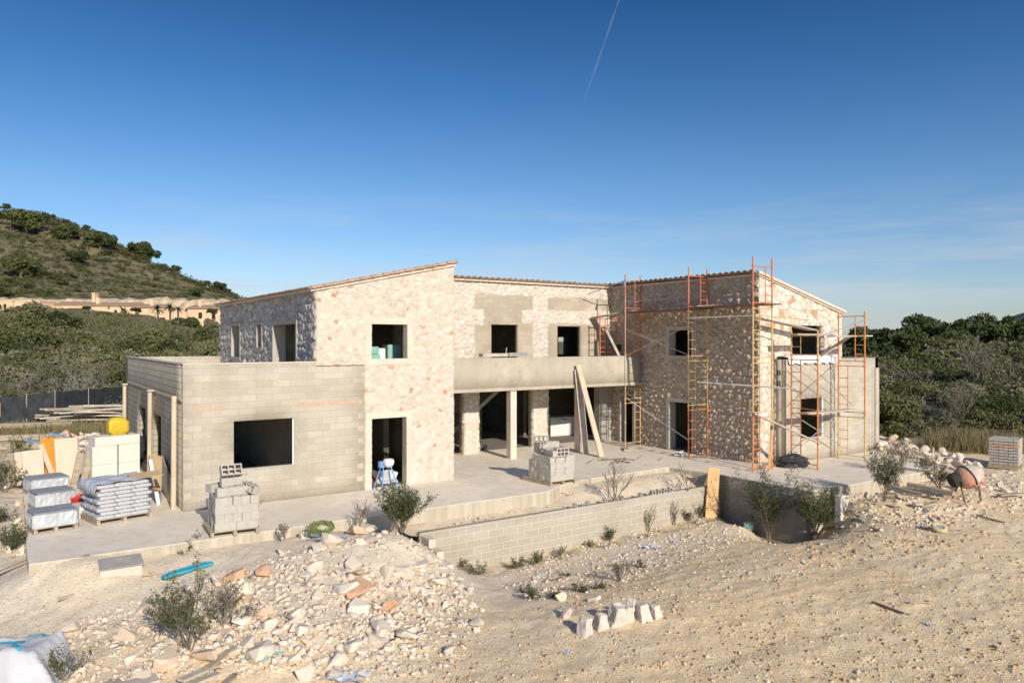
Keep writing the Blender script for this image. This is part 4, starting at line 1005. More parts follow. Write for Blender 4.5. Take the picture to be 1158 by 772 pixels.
# low slab stacks
for i, (c, L, D, h, lab, rz) in enumerate((((-3.1, -.1), .98, .85, .36, 'grey slab stack in milky film, nearest of the three low stacks', .17), ((-3.0, 2.75), 1.0, .95, .42, 'middle of the three low film wrapped slab stacks', .2), ((-3.05, 5.35), 1.05, .95, .42, 'farthest of the three low film wrapped slab stacks', .22))):
    make_pallet(['pallet under the nearest low slab stack', 'pallet under the middle low slab stack', 'pallet under the farthest low slab stack'][i], (c[0], c[1], 0), rz, L, D)
    o = thing('slab_stack', lab, 'slab stack', (c[0], c[1], .137), rz)
    for k in range(int(h / .07)):
        m = MB(); m.box((random.uniform(-.02, .02), random.uniform(-.02, .02), .035 + k * .07), (L - .06, D - .06, .062)); m.build('slab', M['aac'] if k % 2 else M['slab_grey'], o, world=False, bevel=.006)
    m = MB(); m.box((0, 0, int(h / .07) * .07 + .01), (L - .03, D - .03, .02)); m.build('top_sheet', M['slab_grey'], o, world=False, bevel=.005)
    V_ = []; n_ = 60
    for k in range(n_):
        a = 2 * math.pi * k / n_; ex = max(-1, min(1, 1.35 * math.cos(a))); ey = max(-1, min(1, 1.35 * math.sin(a)))
        for z in (.005, .12, .24, int(h / .07) * .07 - .02): V_.append((ex * (L / 2 + random.uniform(-.012, .02)), ey * (D / 2 + random.uniform(-.012, .02)), z))
    F_ = [(k * 4 + r, ((k + 1) % n_) * 4 + r, ((k + 1) % n_) * 4 + r + 1, k * 4 + r + 1) for k in range(n_) for r in range(3)]
    link('film_wrap', mesh_from('film_wrap', V_, F_, [M['film']]), o)
# white block cubes and yellow bag
for i, (x, y, z, w, d, h) in enumerate(((-1.45, 6.35, 0, .78, .8, .62), (-1.45, 6.35, .625, .78, .8, .62), (-.7, 6.45, 0, .68, .8, .62), (-.7, 6.45, .625, .68, .8, .62), (-1.05, 6.4, 1.25, 1.42, .75, .3))):
    m = MB(); m.box((0, 0, h / 2), (w - .015, d, h)); o = m.build('white_block_pack', M['aac'], loc=(x, y, z), bevel=.012); o.rotation_euler = (0, 0, .2)
    tag(o, ['lower left white block pack behind the sacks', 'upper left white block pack behind the sacks', 'lower right white block pack behind the sacks', 'upper right white block pack behind the sacks', 'wide white slab pack on top, under the yellow sack'][i], 'block pack')
o = link('cement_sack', SACK.copy(), loc=(-.95, 6.5, 1.83)); o.data.materials.clear(); o.data.materials.append(M['yellow_sack']); o.scale = (.62, .46, .62); o.rotation_euler = (0, 0, .15)
tag(o, 'fat yellow printed sack on top of the white block packs', 'sack')
# panels leaning at the back left
def panel(name, label, cat, c, w, h, t, rz, tilt, mat, roll=0):
    m = MB(); m.box((0, 0, h / 2), (w, t, h)); o = m.build(name, mat, loc=c, bevel=.004); o.rotation_euler = (tilt, roll, rz); return tag(o, label, cat)
panel('timber_board', 'wide cream board standing at the back left of the yard', 'board', (-3.33, 6.9, 0), .62, 1.15, .05, .35, -.18, M['cream_panel'])
panel('timber_board', 'cream board standing right of the orange sheet', 'board', (-2.35, 7.6, 0), .72, 1.4, .05, .3, -.15, M['cream_panel'])
panel('timber_board', 'narrow cream plank leaning in front of the orange sheet', 'board', (-2.75, 7.2, 0), .16, 1.35, .04, .3, -.25, M['wood_pale'], -.25)
panel('orange_sheet', 'bright orange sheet standing between two cream boards', 'sheet', (-2.75, 7.9, 0), .75, 1.4, .03, .3, -.1, M['orange_panel'])
panel('timber_board', 'thin pale board edge at the far left of the cream boards', 'board', (-3.72, 7.1, 0), .22, 1.1, .05, .5, -.15, M['cream_panel'])
panel('timber_board', 'grey weathered board left of the cream boards', 'board', (-3.98, 7.3, -.05), .3, 1.1, .06, .4, -.2, M['wood'])
for i, (x, y, r) in enumerate(((-2.3, 5.75, .3), (-2.03, 5.9, .33), (-1.78, 6.05, .36))):
    panel('timber_board', ['leftmost of three grey planks leaning beside the white block packs', 'middle of three grey planks leaning beside the white block packs', 'rightmost of three grey planks leaning beside the white block packs'][i], 'plank', (x, y, 0), .2, 1.15, .05, .25, -.3, M['wood'], r)
for i, (x, y, z, w, l, rz) in enumerate(((-3.2, 8.2, 1.25, .12, .9, 1.1), (-2.5, 8.2, 1.42, .12, .9, .9))):
    m = MB(); m.box((0, 0, 0), (w, l, .05)); o = m.build('blue_strap', M['blue_steel'], loc=(x, y, z)); o.rotation_euler = (.25, .1, rz)
    tag(o, ['blue strip lying over the cream boards at left', 'blue strip lying over the orange sheet'][i], 'strip')
panel('concrete_offcut', 'long grey concrete beam lying behind the leaning planks', 'beam', (-1.9, 9.6, 0), 2.0, .55, .4, .2, 0, M['conc_grey'])
panel('concrete_offcut', 'rounded pale concrete kerb lying left of the sacks', 'kerb', (-2.0, 3.4, 0), .45, .55, .4, .3, 0, M['aac'])
panel('concrete_offcut', 'low pale slab piece lying between slab stacks and sacks', 'slab piece', (-2.35, 1.1, 0), .35, .3, .7, .2, 0, M['aac'])
bm_ = bmesh.new(); bmesh.ops.create_icosphere(bm_, subdivisions=3, radius=.25)
for v in bm_.verts: v.co *= 1 + .5 * math.sin(v.co.x * 25) * math.cos(v.co.y * 21 + v.co.z * 17); v.co.z = v.co.z * .6 + .12
me = bpy.data.meshes.new('red_bag'); bm_.to_mesh(me); bm_.free(); me.materials.append(M['red_plastic'])
tag(link('plastic_bag', me, loc=(-2.3, 2.2, .1)), 'crumpled red plastic bag beside the wrapped sacks', 'bag')
# insulation and foam boards leaning on the shaded wall
panel('foam_board', 'white foam board leaning on the shaded block wall', 'board', (-.33, 1.75, 0), .85, 1.35, .1, 1.35, -.16, M['foam_white'])
panel('insulation_board', 'tan insulation board with white edge leaning behind the sacks', 'board', (-.55, 1.25, .45), .32, 1.05, .22, .5, -.4, M['insul'], .35)
m = MB(); m.box((0, 0, 0), (.8, .45, .012), (.06, .02, 0)); o = m.build('timber_board', M['insul'], loc=(-.92, .2, 1.1)); o.rotation_euler = (.1, -.06, .15); tag(o, 'thin brown sheet lying across the corner of the sack stack', 'sheet')
m = MB(); m.box((0, 0, 0), (.012, 1.9, .9)); o = m.build('timber_board', M['wood_pale'], loc=(-.08, 2.2, .5)); o.rotation_euler = (.3, 0, 0); tag(o, 'thin brown sheet edge leaning low on the shaded wall', 'sheet')
# posts along the shaded wall
for i, (v, z) in enumerate(((11.75, 3.02), (5.0, 3.13), (.55, 3.2))):
    m = MB(); m.tube((-.16, v, 0), (-.14, v, z), .075, .07, n=10)
    m.box((-.13, v, z - .02), (.2, .26, .05)) if i < 2 else None
    tag(m.build('timber_post', M['wood_pale']), ['round timber post at the far corner of the shaded wall', 'round timber post between the two tall openings', 'round timber post nearest the front corner of the house'][i], 'post', 'round posts along the shaded wall')
# black sheets hanging out of the openings
def hang(label, pts, u):
    m = MB(); n = len(pts); vs = [(u + .05 * math.sin(i * 2.3), p[0], p[1]) for i, p in enumerate(pts)] + [(u - .04 + .05 * math.sin(i * 2.3 + 1), p[0] + .05, p[1]) for i, p in enumerate(pts)]
    m.add(vs, [tuple(range(n)), tuple(range(2 * n - 1, n - 1, -1))] + [(i, i + n, (i + 1) % n + n, (i + 1) % n) for i in range(n)])
    tag(m.build('black_sheet', M['black_plastic']), label, 'plastic sheet')
hang('black plastic sheet hanging from the farther tall opening down to the boards', [(8.3, 1.35), (6.6, 1.35), (5.9, 1.0), (6.5, .9), (8.2, -.0 + .1), (8.9, .1)], -.12)
hang('black plastic sheet tucked below the nearer tall opening', [(4.9, .95), (3.6, .95), (3.25, .78), (4.2, .4), (5.2, -.0 + .05), (5.0, .5)], -.10)

# far left: net fence, timber pile, beams
fl = thing('net_fence', 'dark mesh screen fence sagging between thin posts behind the yard', 'fence', (*G(60, 478), 0))
pts = [(-60, 480, 441), (0, 477, 449), (30, 476, 447), (62, 474, 443), (100, 468, 440), (140, 461, 437), (170, 458, 436)]
V_ = []; F_ = []; nseg = 70
for i in range(nseg + 1):
    t = i / nseg * (len(pts) - 1); k = min(int(t), len(pts) - 2); f = t - k
    px = pts[k][0] + (pts[k + 1][0] - pts[k][0]) * f; pb_ = pts[k][1] + (pts[k + 1][1] - pts[k][1]) * f; pt = pts[k][2] + (pts[k + 1][2] - pts[k][2]) * f
    Y = CH * FOC / (pb_ - 386); x, y = G(px, pb_); zt_ = CH + (386 - pt) / FOC * Y
    for j in range(6):
        g = j / 5; w_ = .12 * math.sin(i * .9 + j * 1.3) + .08 * math.sin(i * 2.1)
        V_.append((x + w_ * FU, y + w_ * FV, -.1 + (zt_ + .1) * g + .04 * math.sin(i * 1.1)))
for i in range(nseg):
    for j in range(5): a = i * 6 + j; F_.append((a, a + 6, a + 7, a + 1))
V_ = np.array(V_) - np.array(fl.location)
link('net', mesh_from('net', V_, F_, [M['black_net']], smooth=True), fl)
for p in pts[1:]:
    x, y = G(p[0], p[1]); Y = CH * FOC / (p[1] - 386); zt_ = CH + (386 - p[2]) / FOC * Y
    m = MB(); m.tube((x, y, -.1), (x, y, zt_ + .1), .03); m.build('post', M['wood'], fl)
random.seed(21)
c = G(100, 476)
for i in range(26):
    L = random.uniform(2.6, 4.2); lay = i // 6
    m = MB(); m.box((0, 0, 0), (L, .24, .09)); x = c[0] + random.uniform(-.6, .6) + (i % 6 - 2.5) * -.28; y = c[1] + (i % 6 - 2.5) * .42 + random.uniform(-.1, .1)
    o = m.build('timber_plank', M['wood' if i % 3 else 'plank'], loc=(x, y, .12 + lay * .2 + random.uniform(0, .05))); o.rotation_euler = (random.uniform(-.05, .05), random.uniform(-.06, .06), -.25 + random.uniform(-.3, .3))
    tag(o, 'weathered grey plank in the loose timber pile before the dark net fence', 'plank', 'planks in the timber pile')
for i, (px, py, L, z) in enumerate(((20, 497, 4.6, .12), (26, 489, 4.6, .38), (18, 505, 4.0, .06))):
    x, y = G(px, py); m = MB(); m.box((0, 0, 0), (L, .3, .26)); o = m.build('timber_beam', M['wood'], loc=(x, y, z)); o.rotation_euler = (0, 0, -.33 + i * .03)
    tag(o, ['grey beam lying at the far left edge below the net fence', 'grey beam lying on top of another at the far left edge', 'lowest grey beam at the far left edge'][i], 'beam')
x, y = G(12, 650, -.45); m = MB(); m.box((0, 0, 0), (1.5, .1, .05)); o = m.build('timber_plank', M['wood'], loc=(x, y, -.28)); o.rotation_euler = (0, -.16, .52); tag(o, 'thin dark plank on the ground at the left edge below the slab stacks', 'plank')

# concrete box in the front edge, teal board, brick bits
o = thing('concrete_trough', 'pale concrete box set against the terrace front edge', 'concrete box', (-1.95, -4.0, -.75))
m = MB(); m.box((-1.98, -4.12, -.42), (.82, .05, .5), (.1, 0, 0)); m.build('front_panel', M['plaster'], o, bevel=.01)
m = MB(); m.box((-1.95, -3.80, -.13), (.86, .5, .05), (.25, 0, 0)); m.build('lid', M['conc_grey'], o, bevel=.01)
m = MB(); m.box((-2.36, -3.88, -.45), (.05, .44, .44)); m.box((-1.56, -3.88, -.45), (.05, .44, .44)); m.build('side_panel', M['concrete_raw'], o)
x, y = G(213, 645, -.35); m = MB(); m.box((0, 0, 0), (1.15, .14, .06)); m.box((.05, .1, .02), (.9, .05, .05)); o = m.build('teal_board', M['teal'], loc=(x, y, -.33), bevel=.006); o.rotation_euler = (0, -.03, .33); tag(o, 'teal painted board lying at the foot of the terrace edge', 'board')
for i, (px, py) in enumerate(((165, 655), (170, 651), (176, 653))):
    x, y = G(px, py, -.45); m = MB(); m.box((0, 0, 0), (.14, .09, .08)); o = m.build('brick_piece', M['brick_red'], loc=(x, y, -.42)); o.rotation_euler = (.3 * i, .2, .7 * i)
    tag(o, 'broken reddish brick piece beside the concrete box', 'brick piece', 'brick pieces by the concrete box')
# hose coil and blue pipe
cv = MB(); x0, y0 = G(364, 602, 0)
for k in range(16):
    r = .20 + .025 * (k % 4); cx = x0 + random.uniform(-.1, .1); cy = y0 + random.uniform(-.04, .04)
    P_ = [(cx + r * 1.15 * math.cos(a) , cy + .42 * r * math.sin(a), random.uniform(.02, .14) + .10 * math.sin(a) + .05) for a in np.linspace(0, 2 * math.pi, 22)]
    cv.path(P_, .010, 4)
tag(cv.build('hose_coil', M['green_hose']), 'coil of green hose lying at the terrace edge behind the rubble', 'hose')
bar('blue_pipe', 'thin blue pipe lying below the green hose coil', 'pipe', (*G(352, 607, .02), .06), (*G(392, 611, .02), .08), .018, M['blue_steel'])

# blue trestle with white bucket at the door
t = thing('work_trestle', 'small blue steel trestle with a white bowl beside the stone doorway', 'trestle', (5.95, .0, 0))
for dx, dv, lx, lv in ((-.12, -.05, -.3, -.32), (-.12, .12, -.32, .28), (.12, -.05, .32, -.3), (.12, .12, .3, .3)):
    m = MB(); m.tube((5.95 + dx, dv - .42, .78), (5.95 + lx, lv - .42, 0), .022, n=6); m.build('leg', M['blue_steel'], t)
m = MB(); m.tube((5.8, -.36, .76), (6.1, -.36, .76), .03); m.tube((5.7, -.42, .3), (6.2, -.42, .3), .016); m.box((5.76, -.42, .84), (.12, .14, .2)); m.build('head', M['blue_steel'], t)
m = MB(); m.lathe([(0, 0), (.1, 0), (.17, .1), (.18, .2), (.15, .26), (.12, .2), (.05, .06), (0, .05)], (6.05, -.38, .72), n=14); m.build('bowl', M['white_paint'], t, smooth=True)
x, y = 6.5, .7
for i, (dx, dy, s, mt, lb) in enumerate(((0, 0, .34, 'foam_white', 'white plastic bag of rubble just inside the stone doorway'), (-.55, .35, .2, 'red_plastic', 'red bucket inside the stone doorway'))):
    bm_ = bmesh.new(); bmesh.ops.create_icosphere(bm_, subdivisions=2, radius=s)
    for v in bm_.verts: v.co *= 1 + .25 * math.sin(v.co.x * 17 + v.co.y * 13); v.co.z = max(v.co.z * .8, -s * .5) + s * .5
    me = bpy.data.meshes.new('bag'); bm_.to_mesh(me); bm_.free(); me.materials.append(M[mt]); tag(link('bag', me, loc=(x + dx, y + dy, .0)), lb, 'bag')
# things seen through the upper window
for i, (dx, dz, w, h, mt, lb) in enumerate(((-.35, 0, .9, .3, 'aqua', 'lower green wrapped pack inside the upper window'), (-.25, .305, .8, .25, 'aqua', 'upper green wrapped pack inside the upper window'), (.25, 0, .45, .5, 'foam_white', 'white box inside the upper window'), (.9, 0, .5, .62, 'aqua', 'green wrapped bundle at the right inside the upper window'))):
    m = MB(); m.box((0, 0, h / 2), (w, .5, h)); o = m.build('wrapped_pack', M[mt], loc=(6.15 + dx, .95 + .2 * i, 4.02 + dz), bevel=.03); tag(o, lb, 'pack')
m = MB(); m.box((0, 0, .495), (2.2, 1.2, .99)); tag(m.build('block_bench', M['inner_block'], loc=(6.4, 1.2, 3.01)), 'rough block bench inside the upper window', 'bench')

# ground floor interior: white appliance, hand truck frame
m = thing('chest_freezer', 'white chest freezer standing inside the ground floor room', 'freezer', (19.0, 7.3, 0), -.1)
b = MB(); b.box((0, 0, .45), (1.6, .8, .86)); b.build('body', M['white_paint'], m, world=False, bevel=.02); b = MB(); b.box((0, -.01, .93), (1.64, .84, .07)); b.build('lid', M['white_paint'], m, world=False, bevel=.02)
b = MB(); b.box((0, -.43, .86), (.3, .03, .04)); b.build('handle', M['rubber'], m, world=False)
m = thing('hand_truck', 'rusty hand truck leaning behind the left stone pier', 'hand truck', (13.2, 5.4, 0))
b = MB(); b.tube((12.95, 5.4, .1), (12.45, 5.6, 1.25), .025); b.tube((13.25, 5.3, .1), (12.75, 5.5, 1.25), .025); b.tube((12.45, 5.6, 1.25), (12.75, 5.5, 1.25), .025); b.tube((12.7, 5.5, .7), (13.0, 5.4, .7), .02); b.build('frame', M['steel_grey'], m)
for dx in (-.05, .35):
    b = MB(); b.lathe([(.02, -.03), (.11, -.03), (.11, .03), (.02, .03)], (12.95 + dx, 5.35, .11), (0, R(90), .3), n=14); b.build('wheel', M['rubber'], m)
# props by the pier
plank('timber_prop', 'thin rusty prop standing left of the left stone pier', (11.55, 4.3, 0), (11.58, 4.25, 1.35), .06, .05, M['wood'], cat='prop')
# leaning planks on the second pillar
plank('timber_plank', 'long pale plank leaning from the terrace up to the balcony beam', (16.05, .75, .02), (16.05, 2.27, 3.75), .26, .06, M['wood_pale'], wdir=(1, 0, 0))
plank('timber_plank', 'brown plank leaning steeply on the second pillar', (16.12, 1.85, .02), (16.05, 2.29, 3.55), .34, .05, M['plank'], wdir=(1, -.1, 0))
m = MB(); m.box((0, 0, 0), (.9, .25, .06)); o = m.build('timber_plank', M['plank'], loc=(18.3, 1.7, .05)); o.rotation_euler = (0, 0, .9); tag(o, 'short plank lying flat near the first courtyard door', 'plank')
m = MB(); m.box((0, 0, 0), (.8, .35, .05)); m.box((.1, .1, .08), (.5, .1, .08)); o = m.build('timber_plank', M['white_paint'], loc=(19.1, -.8, .06)); o.rotation_euler = (0, .03, .4); tag(o, 'white slotted board lying at the second courtyard door', 'board')
random.seed(4)
for i in range(16):
    u = 16.3 + random.gauss(0, .8); v = -.6 + random.gauss(0, .5); L = random.uniform(.2, .9)
    m = MB(); m.box((0, 0, 0), (L, .05, .03)); o = m.build('wood_scrap', M['wood' if i % 2 else 'twig'], loc=(u, v, .02 + .008 * (i % 3))); o.rotation_euler = (0, random.uniform(-.03, .03), random.uniform(0, 3))
    tag(o, 'thin wood scrap scattered on the terrace in front of the courtyard doors', 'wood scrap', 'wood scraps on the terrace')
panel('plywood_board', 'tall orange plywood board leaning on the corner of the pit', 'board', (16.33, -4.72, -1.45), .52, 1.75, .03, -.18, -.10, M['ply'], .16)
bm_ = bmesh.new(); bmesh.ops.create_cube(bm_, size=.38); bmesh.ops.bevel(bm_, geom=bm_.edges[:] , offset=.05, segments=2, affect='EDGES'); me = bpy.data.meshes.new('drum'); bm_.to_mesh(me); bm_.free(); me.materials.append(M['aqua'])
o = link('plastic_crate', me, loc=(16.6, -6.1, float(ground_z(np.array([16.6]), np.array([-6.1]))[0]) + .13)); o.rotation_euler = (.2, .1, .5); o.scale = (1, .8, .7); tag(o, 'pale aqua plastic tub at the bottom of the pit', 'tub')

# ------------------------------------------------------------------ right side: mixer, tyre, brick pallet, beam
x, y = G(1094, 572, -.48); gz = float(ground_z(np.array([x]), np.array([y]))[0])
mx = thing('concrete_mixer', 'small concrete mixer with a cement crusted drum on splayed legs', 'concrete mixer', (x, y, gz), -.55); mx.scale = (.82, .82, .82)
m = MB(); m.lathe([(.455, .03), (.44, .12), (.40, .22), (.34, .36), (.25, .49), (.265, .52), (.235, .52), (.22, .48), (.30, .32), (.36, .2), (.40, .05)], (0, 0, .98), (0, R(62), 0), n=24); m.build('drum', M['mixer_drum'], mx, world=False, smooth=True)
m = MB(); m.lathe([(0, -.42), (.14, -.43), (.30, -.39), (.40, -.28), (.445, -.15), (.455, -.03)], (0, 0, .98), (0, R(62), 0), n=24); m.build('drum_bowl', M['mixer_bowl'], mx, world=False, smooth=True)
for k in range(3):
    a = k * 2.1; m = MB(); q_ = Euler((0, R(62), 0)).to_matrix(); m.tube(Vector((0, 0, .98)) + q_ @ Vector((.30 * math.cos(a), .30 * math.sin(a), .3)), Vector((0, 0, .98)) + q_ @ Vector((.36 * math.cos(a), .36 * math.sin(a), -.2)), .02); m.build('mixing_blade', M['steel_grey'], mx, world=False)
m = MB(); m.lathe([(.445, -.03), (.475, -.03), (.475, .03), (.445, .03)], (0, 0, .98), (0, R(62), 0), n=22); m.build('ring_gear', M['rubber'], mx, world=False)
m = MB(); m.lathe([(0, -.14), (.26, -.14), (.28, -.05), (.28, .12), (0, .14)], (-.52, 0, .84), (0, R(68), 0), n=16); m.build('motor_housing', M['rubber'], mx, world=False)
for sx, sy in ((-.35, -.4), (-.35, .4)):
    m = MB(); m.tube((-.3, 0, .8), (sx, sy, 0), .035, n=8); m.build('leg', M['plank_dark'], mx, world=False)
m = MB(); m.tube((.42, 0, .85), (.55, 0, 0), .04, n=8); m.build('leg', M['plank_dark'], mx, world=False)
m = MB(); m.tube((-.45, 0, .6), (.45, 0, .7), .035, n=8); m.path([(-.4, -.5, .95), (0, -.53, .72), (.4, -.5, .85)], .028); m.path([(-.4, .5, .95), (0, .53, .72), (.4, .5, .85)], .028); m.tube((0, -.53, .72), (0, .53, .72), .03); m.build('yoke', M['mixer_orange'], mx, world=False)
m = MB(); m.path([(.42 + .3 * math.cos(a) * .4, .1 + .34 * math.cos(a), .95 + .34 * math.sin(a)) for a in np.linspace(0, 2 * math.pi, 17)], .018); m.build('tilt_wheel', M['mixer_orange'], mx, world=False)
x, y = G(1062, 603, -.62); gz = float(ground_z(np.array([x]), np.array([y]))[0])
ty = thing('wheel', 'small dusty wheel with a faded yellow tyre lying on the dirt', 'wheel', (x, y, gz + .12), .4); ty.rotation_euler = (.35, -.2, 0); ty.scale = (.8, .8, .8)
m = MB(); m.lathe([(.14, -.06), (.24, -.07), (.27, 0), (.24, .07), (.14, .06), (.12, 0), (.14, -.06)], n=20); m.build('tyre', M['tyre_cream'], ty, world=False, smooth=True)
m = MB(); m.lathe([(0, -.02), (.135, -.03), (.135, .03), (0, .03)], n=16); m.build('rim', M['steel_grey'], ty, world=False)
x, y = G(1140, 529, -.2); 
tp = make_pallet('pallet under the brick stack at the right edge', (x + .25, y + .2, -.2), .25, 1.2, 1.0)
random.seed(9)
BRK = hollow_block('brick', .27, .13, .085, 2, 1, M['blockc'])
for k in range(9):
    for i in range(1, 5):
        for j in range(6):
            xx = (i - 2) * .272; yy = (j - 2.5) * .163; ca, sa = math.cos(.25), math.sin(.25)
            o = link('brick', BRK, loc=(x + .25 + ca * xx - sa * yy, y + .2 + sa * xx + ca * yy, -.06 + k * .112)); o.rotation_euler = (0, 0, .25 + random.uniform(-.04, .04)); o.scale = (1, 1.2, 1)
            if k == 6 and i in (1, 2): o.data = BRK.copy(); o.data.materials.clear(); o.data.materials.append(M['brick_red'])
            tag(o, 'grey brick in the stack at the right edge of the site' if not (k == 6 and i in (1, 2)) else 'reddish brick near the top of the stack at the right edge', 'brick', 'bricks stacked at the right edge')
plank('timber_beam', 'long weathered beam lying by the dirt left of the concrete mixer', (*G(1027, 547, .06), .05), (*G(1079, 561, -.1), -.02), .2, .12, M['wood'], cat='beam')
for i, (p, q) in enumerate((((1005, 551), (1045, 562)), ((985, 585), (978, 600)), ((1040, 575), (1060, 570)), ((1130, 562), (1158, 560)))):
    z = (-.05, -.45, -.35, -.3)[i]; plank('timber_plank', ['dark plank on the rubble left of the mixer', 'short grey plank stuck in the dirt right of the pit', 'dark plank under the mixer', 'grey plank lying at the right edge'][i], (*G(*p, z), z + .07), (*G(*q, z), z + .07), .16, .05, M['wood'])

# ------------------------------------------------------------------ white bulk bag at the lower left
V_ = []; F_ = []; n = 34
for j in range(n + 1):
    for i in range(n + 1):
        a = i / n * 2 - 1; b_ = j / n * 2 - 1
        r = max(abs(a), abs(b_)); z = .62 * (1 - sstep(.45, 1.0, np.array(r))) + .22 * math.exp(-((a - .55) ** 2 + (b_ - .75) ** 2) / .03) * .9
        z = float(z) + .10 * float(fbm(np.array(a * 2.3), np.array(b_ * 2.3), 4, 3)) * 2; V_.append((a * .85 * (1 + .12 * math.sin(b_ * 4)), b_ * .75 * (1 + .1 * math.sin(a * 5)), z))
for j in range(n):
    for i in range(n): a = j * (n + 1) + i; F_.append((a, a + 1, a + n + 2, a + n + 1))
bx, by = G(18, 760, -.85)
bb = thing('bulk_bag', 'slumped white woven bulk bag with blue lifting straps at the lower left', 'bulk bag', (bx, by, -.98), -.3)
o = link('body', mesh_from('body', V_, F_, [M['big_bag']], smooth=True), bb)
m = MB()
def bagz(x, y):
    b_ = y / .75; a = x / .85; r = max(abs(a), abs(b_)); z = .62 * (1 - float(sstep(.45, 1.0, np.array(r)))) + .22 * math.exp(-((a - .55) ** 2 + (b_ - .75) ** 2) / .03) * .9
    return z + .2 * float(fbm(np.array(a * 2.3), np.array(b_ * 2.3), 4, 3))
for Q_ in (((.42, .5), (.5, .6), (.58, .66), (.7, .72)), ((-.3, .05), (-.18, .09), (-.05, .1), (.1, .05)), ((-.1, -.1), (.03, -.22), (.15, -.35), (.25, -.55)), ((.1, .3), (.2, .35), (.3, .32), (.36, .26))):
    P_ = [(x, y, bagz(x, y) + .035) for x, y in Q_]
    for p, q in zip(P_[:-1], P_[1:]):
        p = Vector(p); q = Vector(q); d = (q - p).normalized(); w_ = d.cross(Vector((0, 0, 1))).normalized() * .028
        m.add([p - w_, p + w_, q + w_, q - w_, p - w_ + Vector((0, 0, .008)), p + w_ + Vector((0, 0, .008)), q + w_ + Vector((0, 0, .008)), q - w_ + Vector((0, 0, .008))], [(3, 2, 1, 0), (4, 5, 6, 7), (0, 1, 5, 4), (1, 2, 6, 5), (2, 3, 7, 6), (3, 0, 4, 7)])
m.build('strap', M['teal'], bb, world=False)
random.seed(12)
for i, (px, py, L, w_, a) in enumerate(((235, 752, 1.1, .16, .5), (250, 744, .8, .12, .75), (225, 762, .7, .2, .3), (262, 757, .55, .12, .9), (160, 764, .5, .3, .1), (122, 768, .45, .35, .2), (75, 694, .35, .05, .6))):
    x, y = G(px, py, -.85); gz = float(ground_z(np.array([x]), np.array([y]))[0]); m = MB(); m.box((0, 0, 0), (L, w_, .04)); o = m.build('wood_scrap', M['wood' if i % 2 else 'plank'], loc=(x, y, gz + .06)); o.rotation_euler = (random.uniform(-.1, .1), random.uniform(-.1, .1), a)
    tag(o, 'weathered board scrap lying in the rubble at the lower left', 'board scrap', 'board scraps in the lower left rubble')

# ------------------------------------------------------------------ rocks
def hull(seed, flat=.7, n=16):
    r = np.random.default_rng(seed); P_ = r.uniform(-1, 1, (n, 3)); P_ /= np.maximum(np.abs(P_).max(1, keepdims=True), 1e-6) ** .6; P_[:, 2] *= flat; P_ *= r.uniform(.7, 1, 3)
    bm = bmesh.new(); [bm.verts.new(p) for p in P_]; res = bmesh.ops.convex_hull(bm, input=bm.verts)
    loose = [v for v in bm.verts if not v.link_faces]; bmesh.ops.delete(bm, geom=loose, context='VERTS')
    bmesh.ops.triangulate(bm, faces=bm.faces); bm.verts.index_update(); bm.normal_update()
    V_ = np.array([v.co[:] for v in bm.verts]) * .5; F_ = np.array([[v.index for v in f.verts] for f in bm.faces]); bm.free(); return V_, F_
ROCKS = []
for s in range(10):
    V_, F_ = hull(100 + s, [.55, .75, .45, .9][s % 4], 18)
    bm = bmesh.new(); vv = [bm.verts.new(p) for p in V_]; [bm.faces.new([vv[i] for i in f]) for f in F_]
    bmesh.ops.dissolve_limit(bm, angle_limit=R(12), verts=bm.verts, edges=bm.edges)
    bmesh.ops.bevel(bm, geom=bm.edges[:], offset=.02, segments=1, affect='EDGES')
    me = bpy.data.meshes.new('rock'); bm.to_mesh(me); bm.free(); me.materials.append(M['rock']); ROCKS.append(me)
SMALLH = [hull(200 + s, [.6, .8, .5][s % 3], 9) for s in range(8)]
def gz1(u, v): return float(ground_z(np.array([u]), np.array([v]))[0])
def hit(px, py, z=-.6):
    for _ in range(4):
        u, v = G(px, py, z); z = max(-2, min(.4, gz1(u, v)))
    return u, v, z
def poly_pts(poly, n, r):
    xs = [p[0] for p in poly]; ys = [p[1] for p in poly]; out = []
    while len(out) < n:
        x = r.uniform(min(xs), max(xs)); y = r.uniform(min(ys), max(ys))
        if inpoly(np.array([x]), np.array([y]), poly)[0]: out.append((x, y))
    return out
MOUND = [(150, 690), (250, 655), (330, 628), (400, 603), (468, 606), (520, 655), (530, 690), (470, 740), (400, 752), (300, 765), (190, 745)]
WIDE = [(80, 705), (150, 682), (240, 650), (330, 622), (420, 600), (500, 620), (560, 690), (500, 760), (400, 772), (60, 772)]
BANK = [(994, 494), (1012, 497), (1060, 508), (1105, 523), (1098, 531), (1050, 517), (1006, 508), (994, 506)]
RIGHT = [(998, 500), (1040, 505), (1110, 530), (1158, 545), (1158, 566), (1090, 560), (1040, 548), (1075, 538), (1040, 515)]
TRENCH = [(560, 655), (640, 620), (800, 585), (870, 600), (800, 625), (700, 660), (600, 680)]
RIGHT2 = [(940, 555), (1060, 562), (1060, 580), (960, 590), (930, 600)]
def free(u, v): return not inpoly(np.array([u]), np.array([v]), shrink(TERR, -.05))[0]
def place_rock(px, py, s, label, grp, sink=.5, z=None, rg_=None):
    u, v, zz = hit(px, py) if z is None else (*G(px, py, z), z)
    if z is None and not free(u, v): return None
    o = link('rock', ROCKS[random.randrange(10)], loc=(u, v, zz + s * (.32 - sink * .4)))
    o.rotation_euler = (random.uniform(-.5, .5), random.uniform(-.5, .5), random.uniform(0, 6.28)); o.scale = (s * random.uniform(.8, 1.25), s * random.uniform(.8, 1.2), s * random.uniform(.7, 1.1))
    return tag(o, label, 'rock', grp)
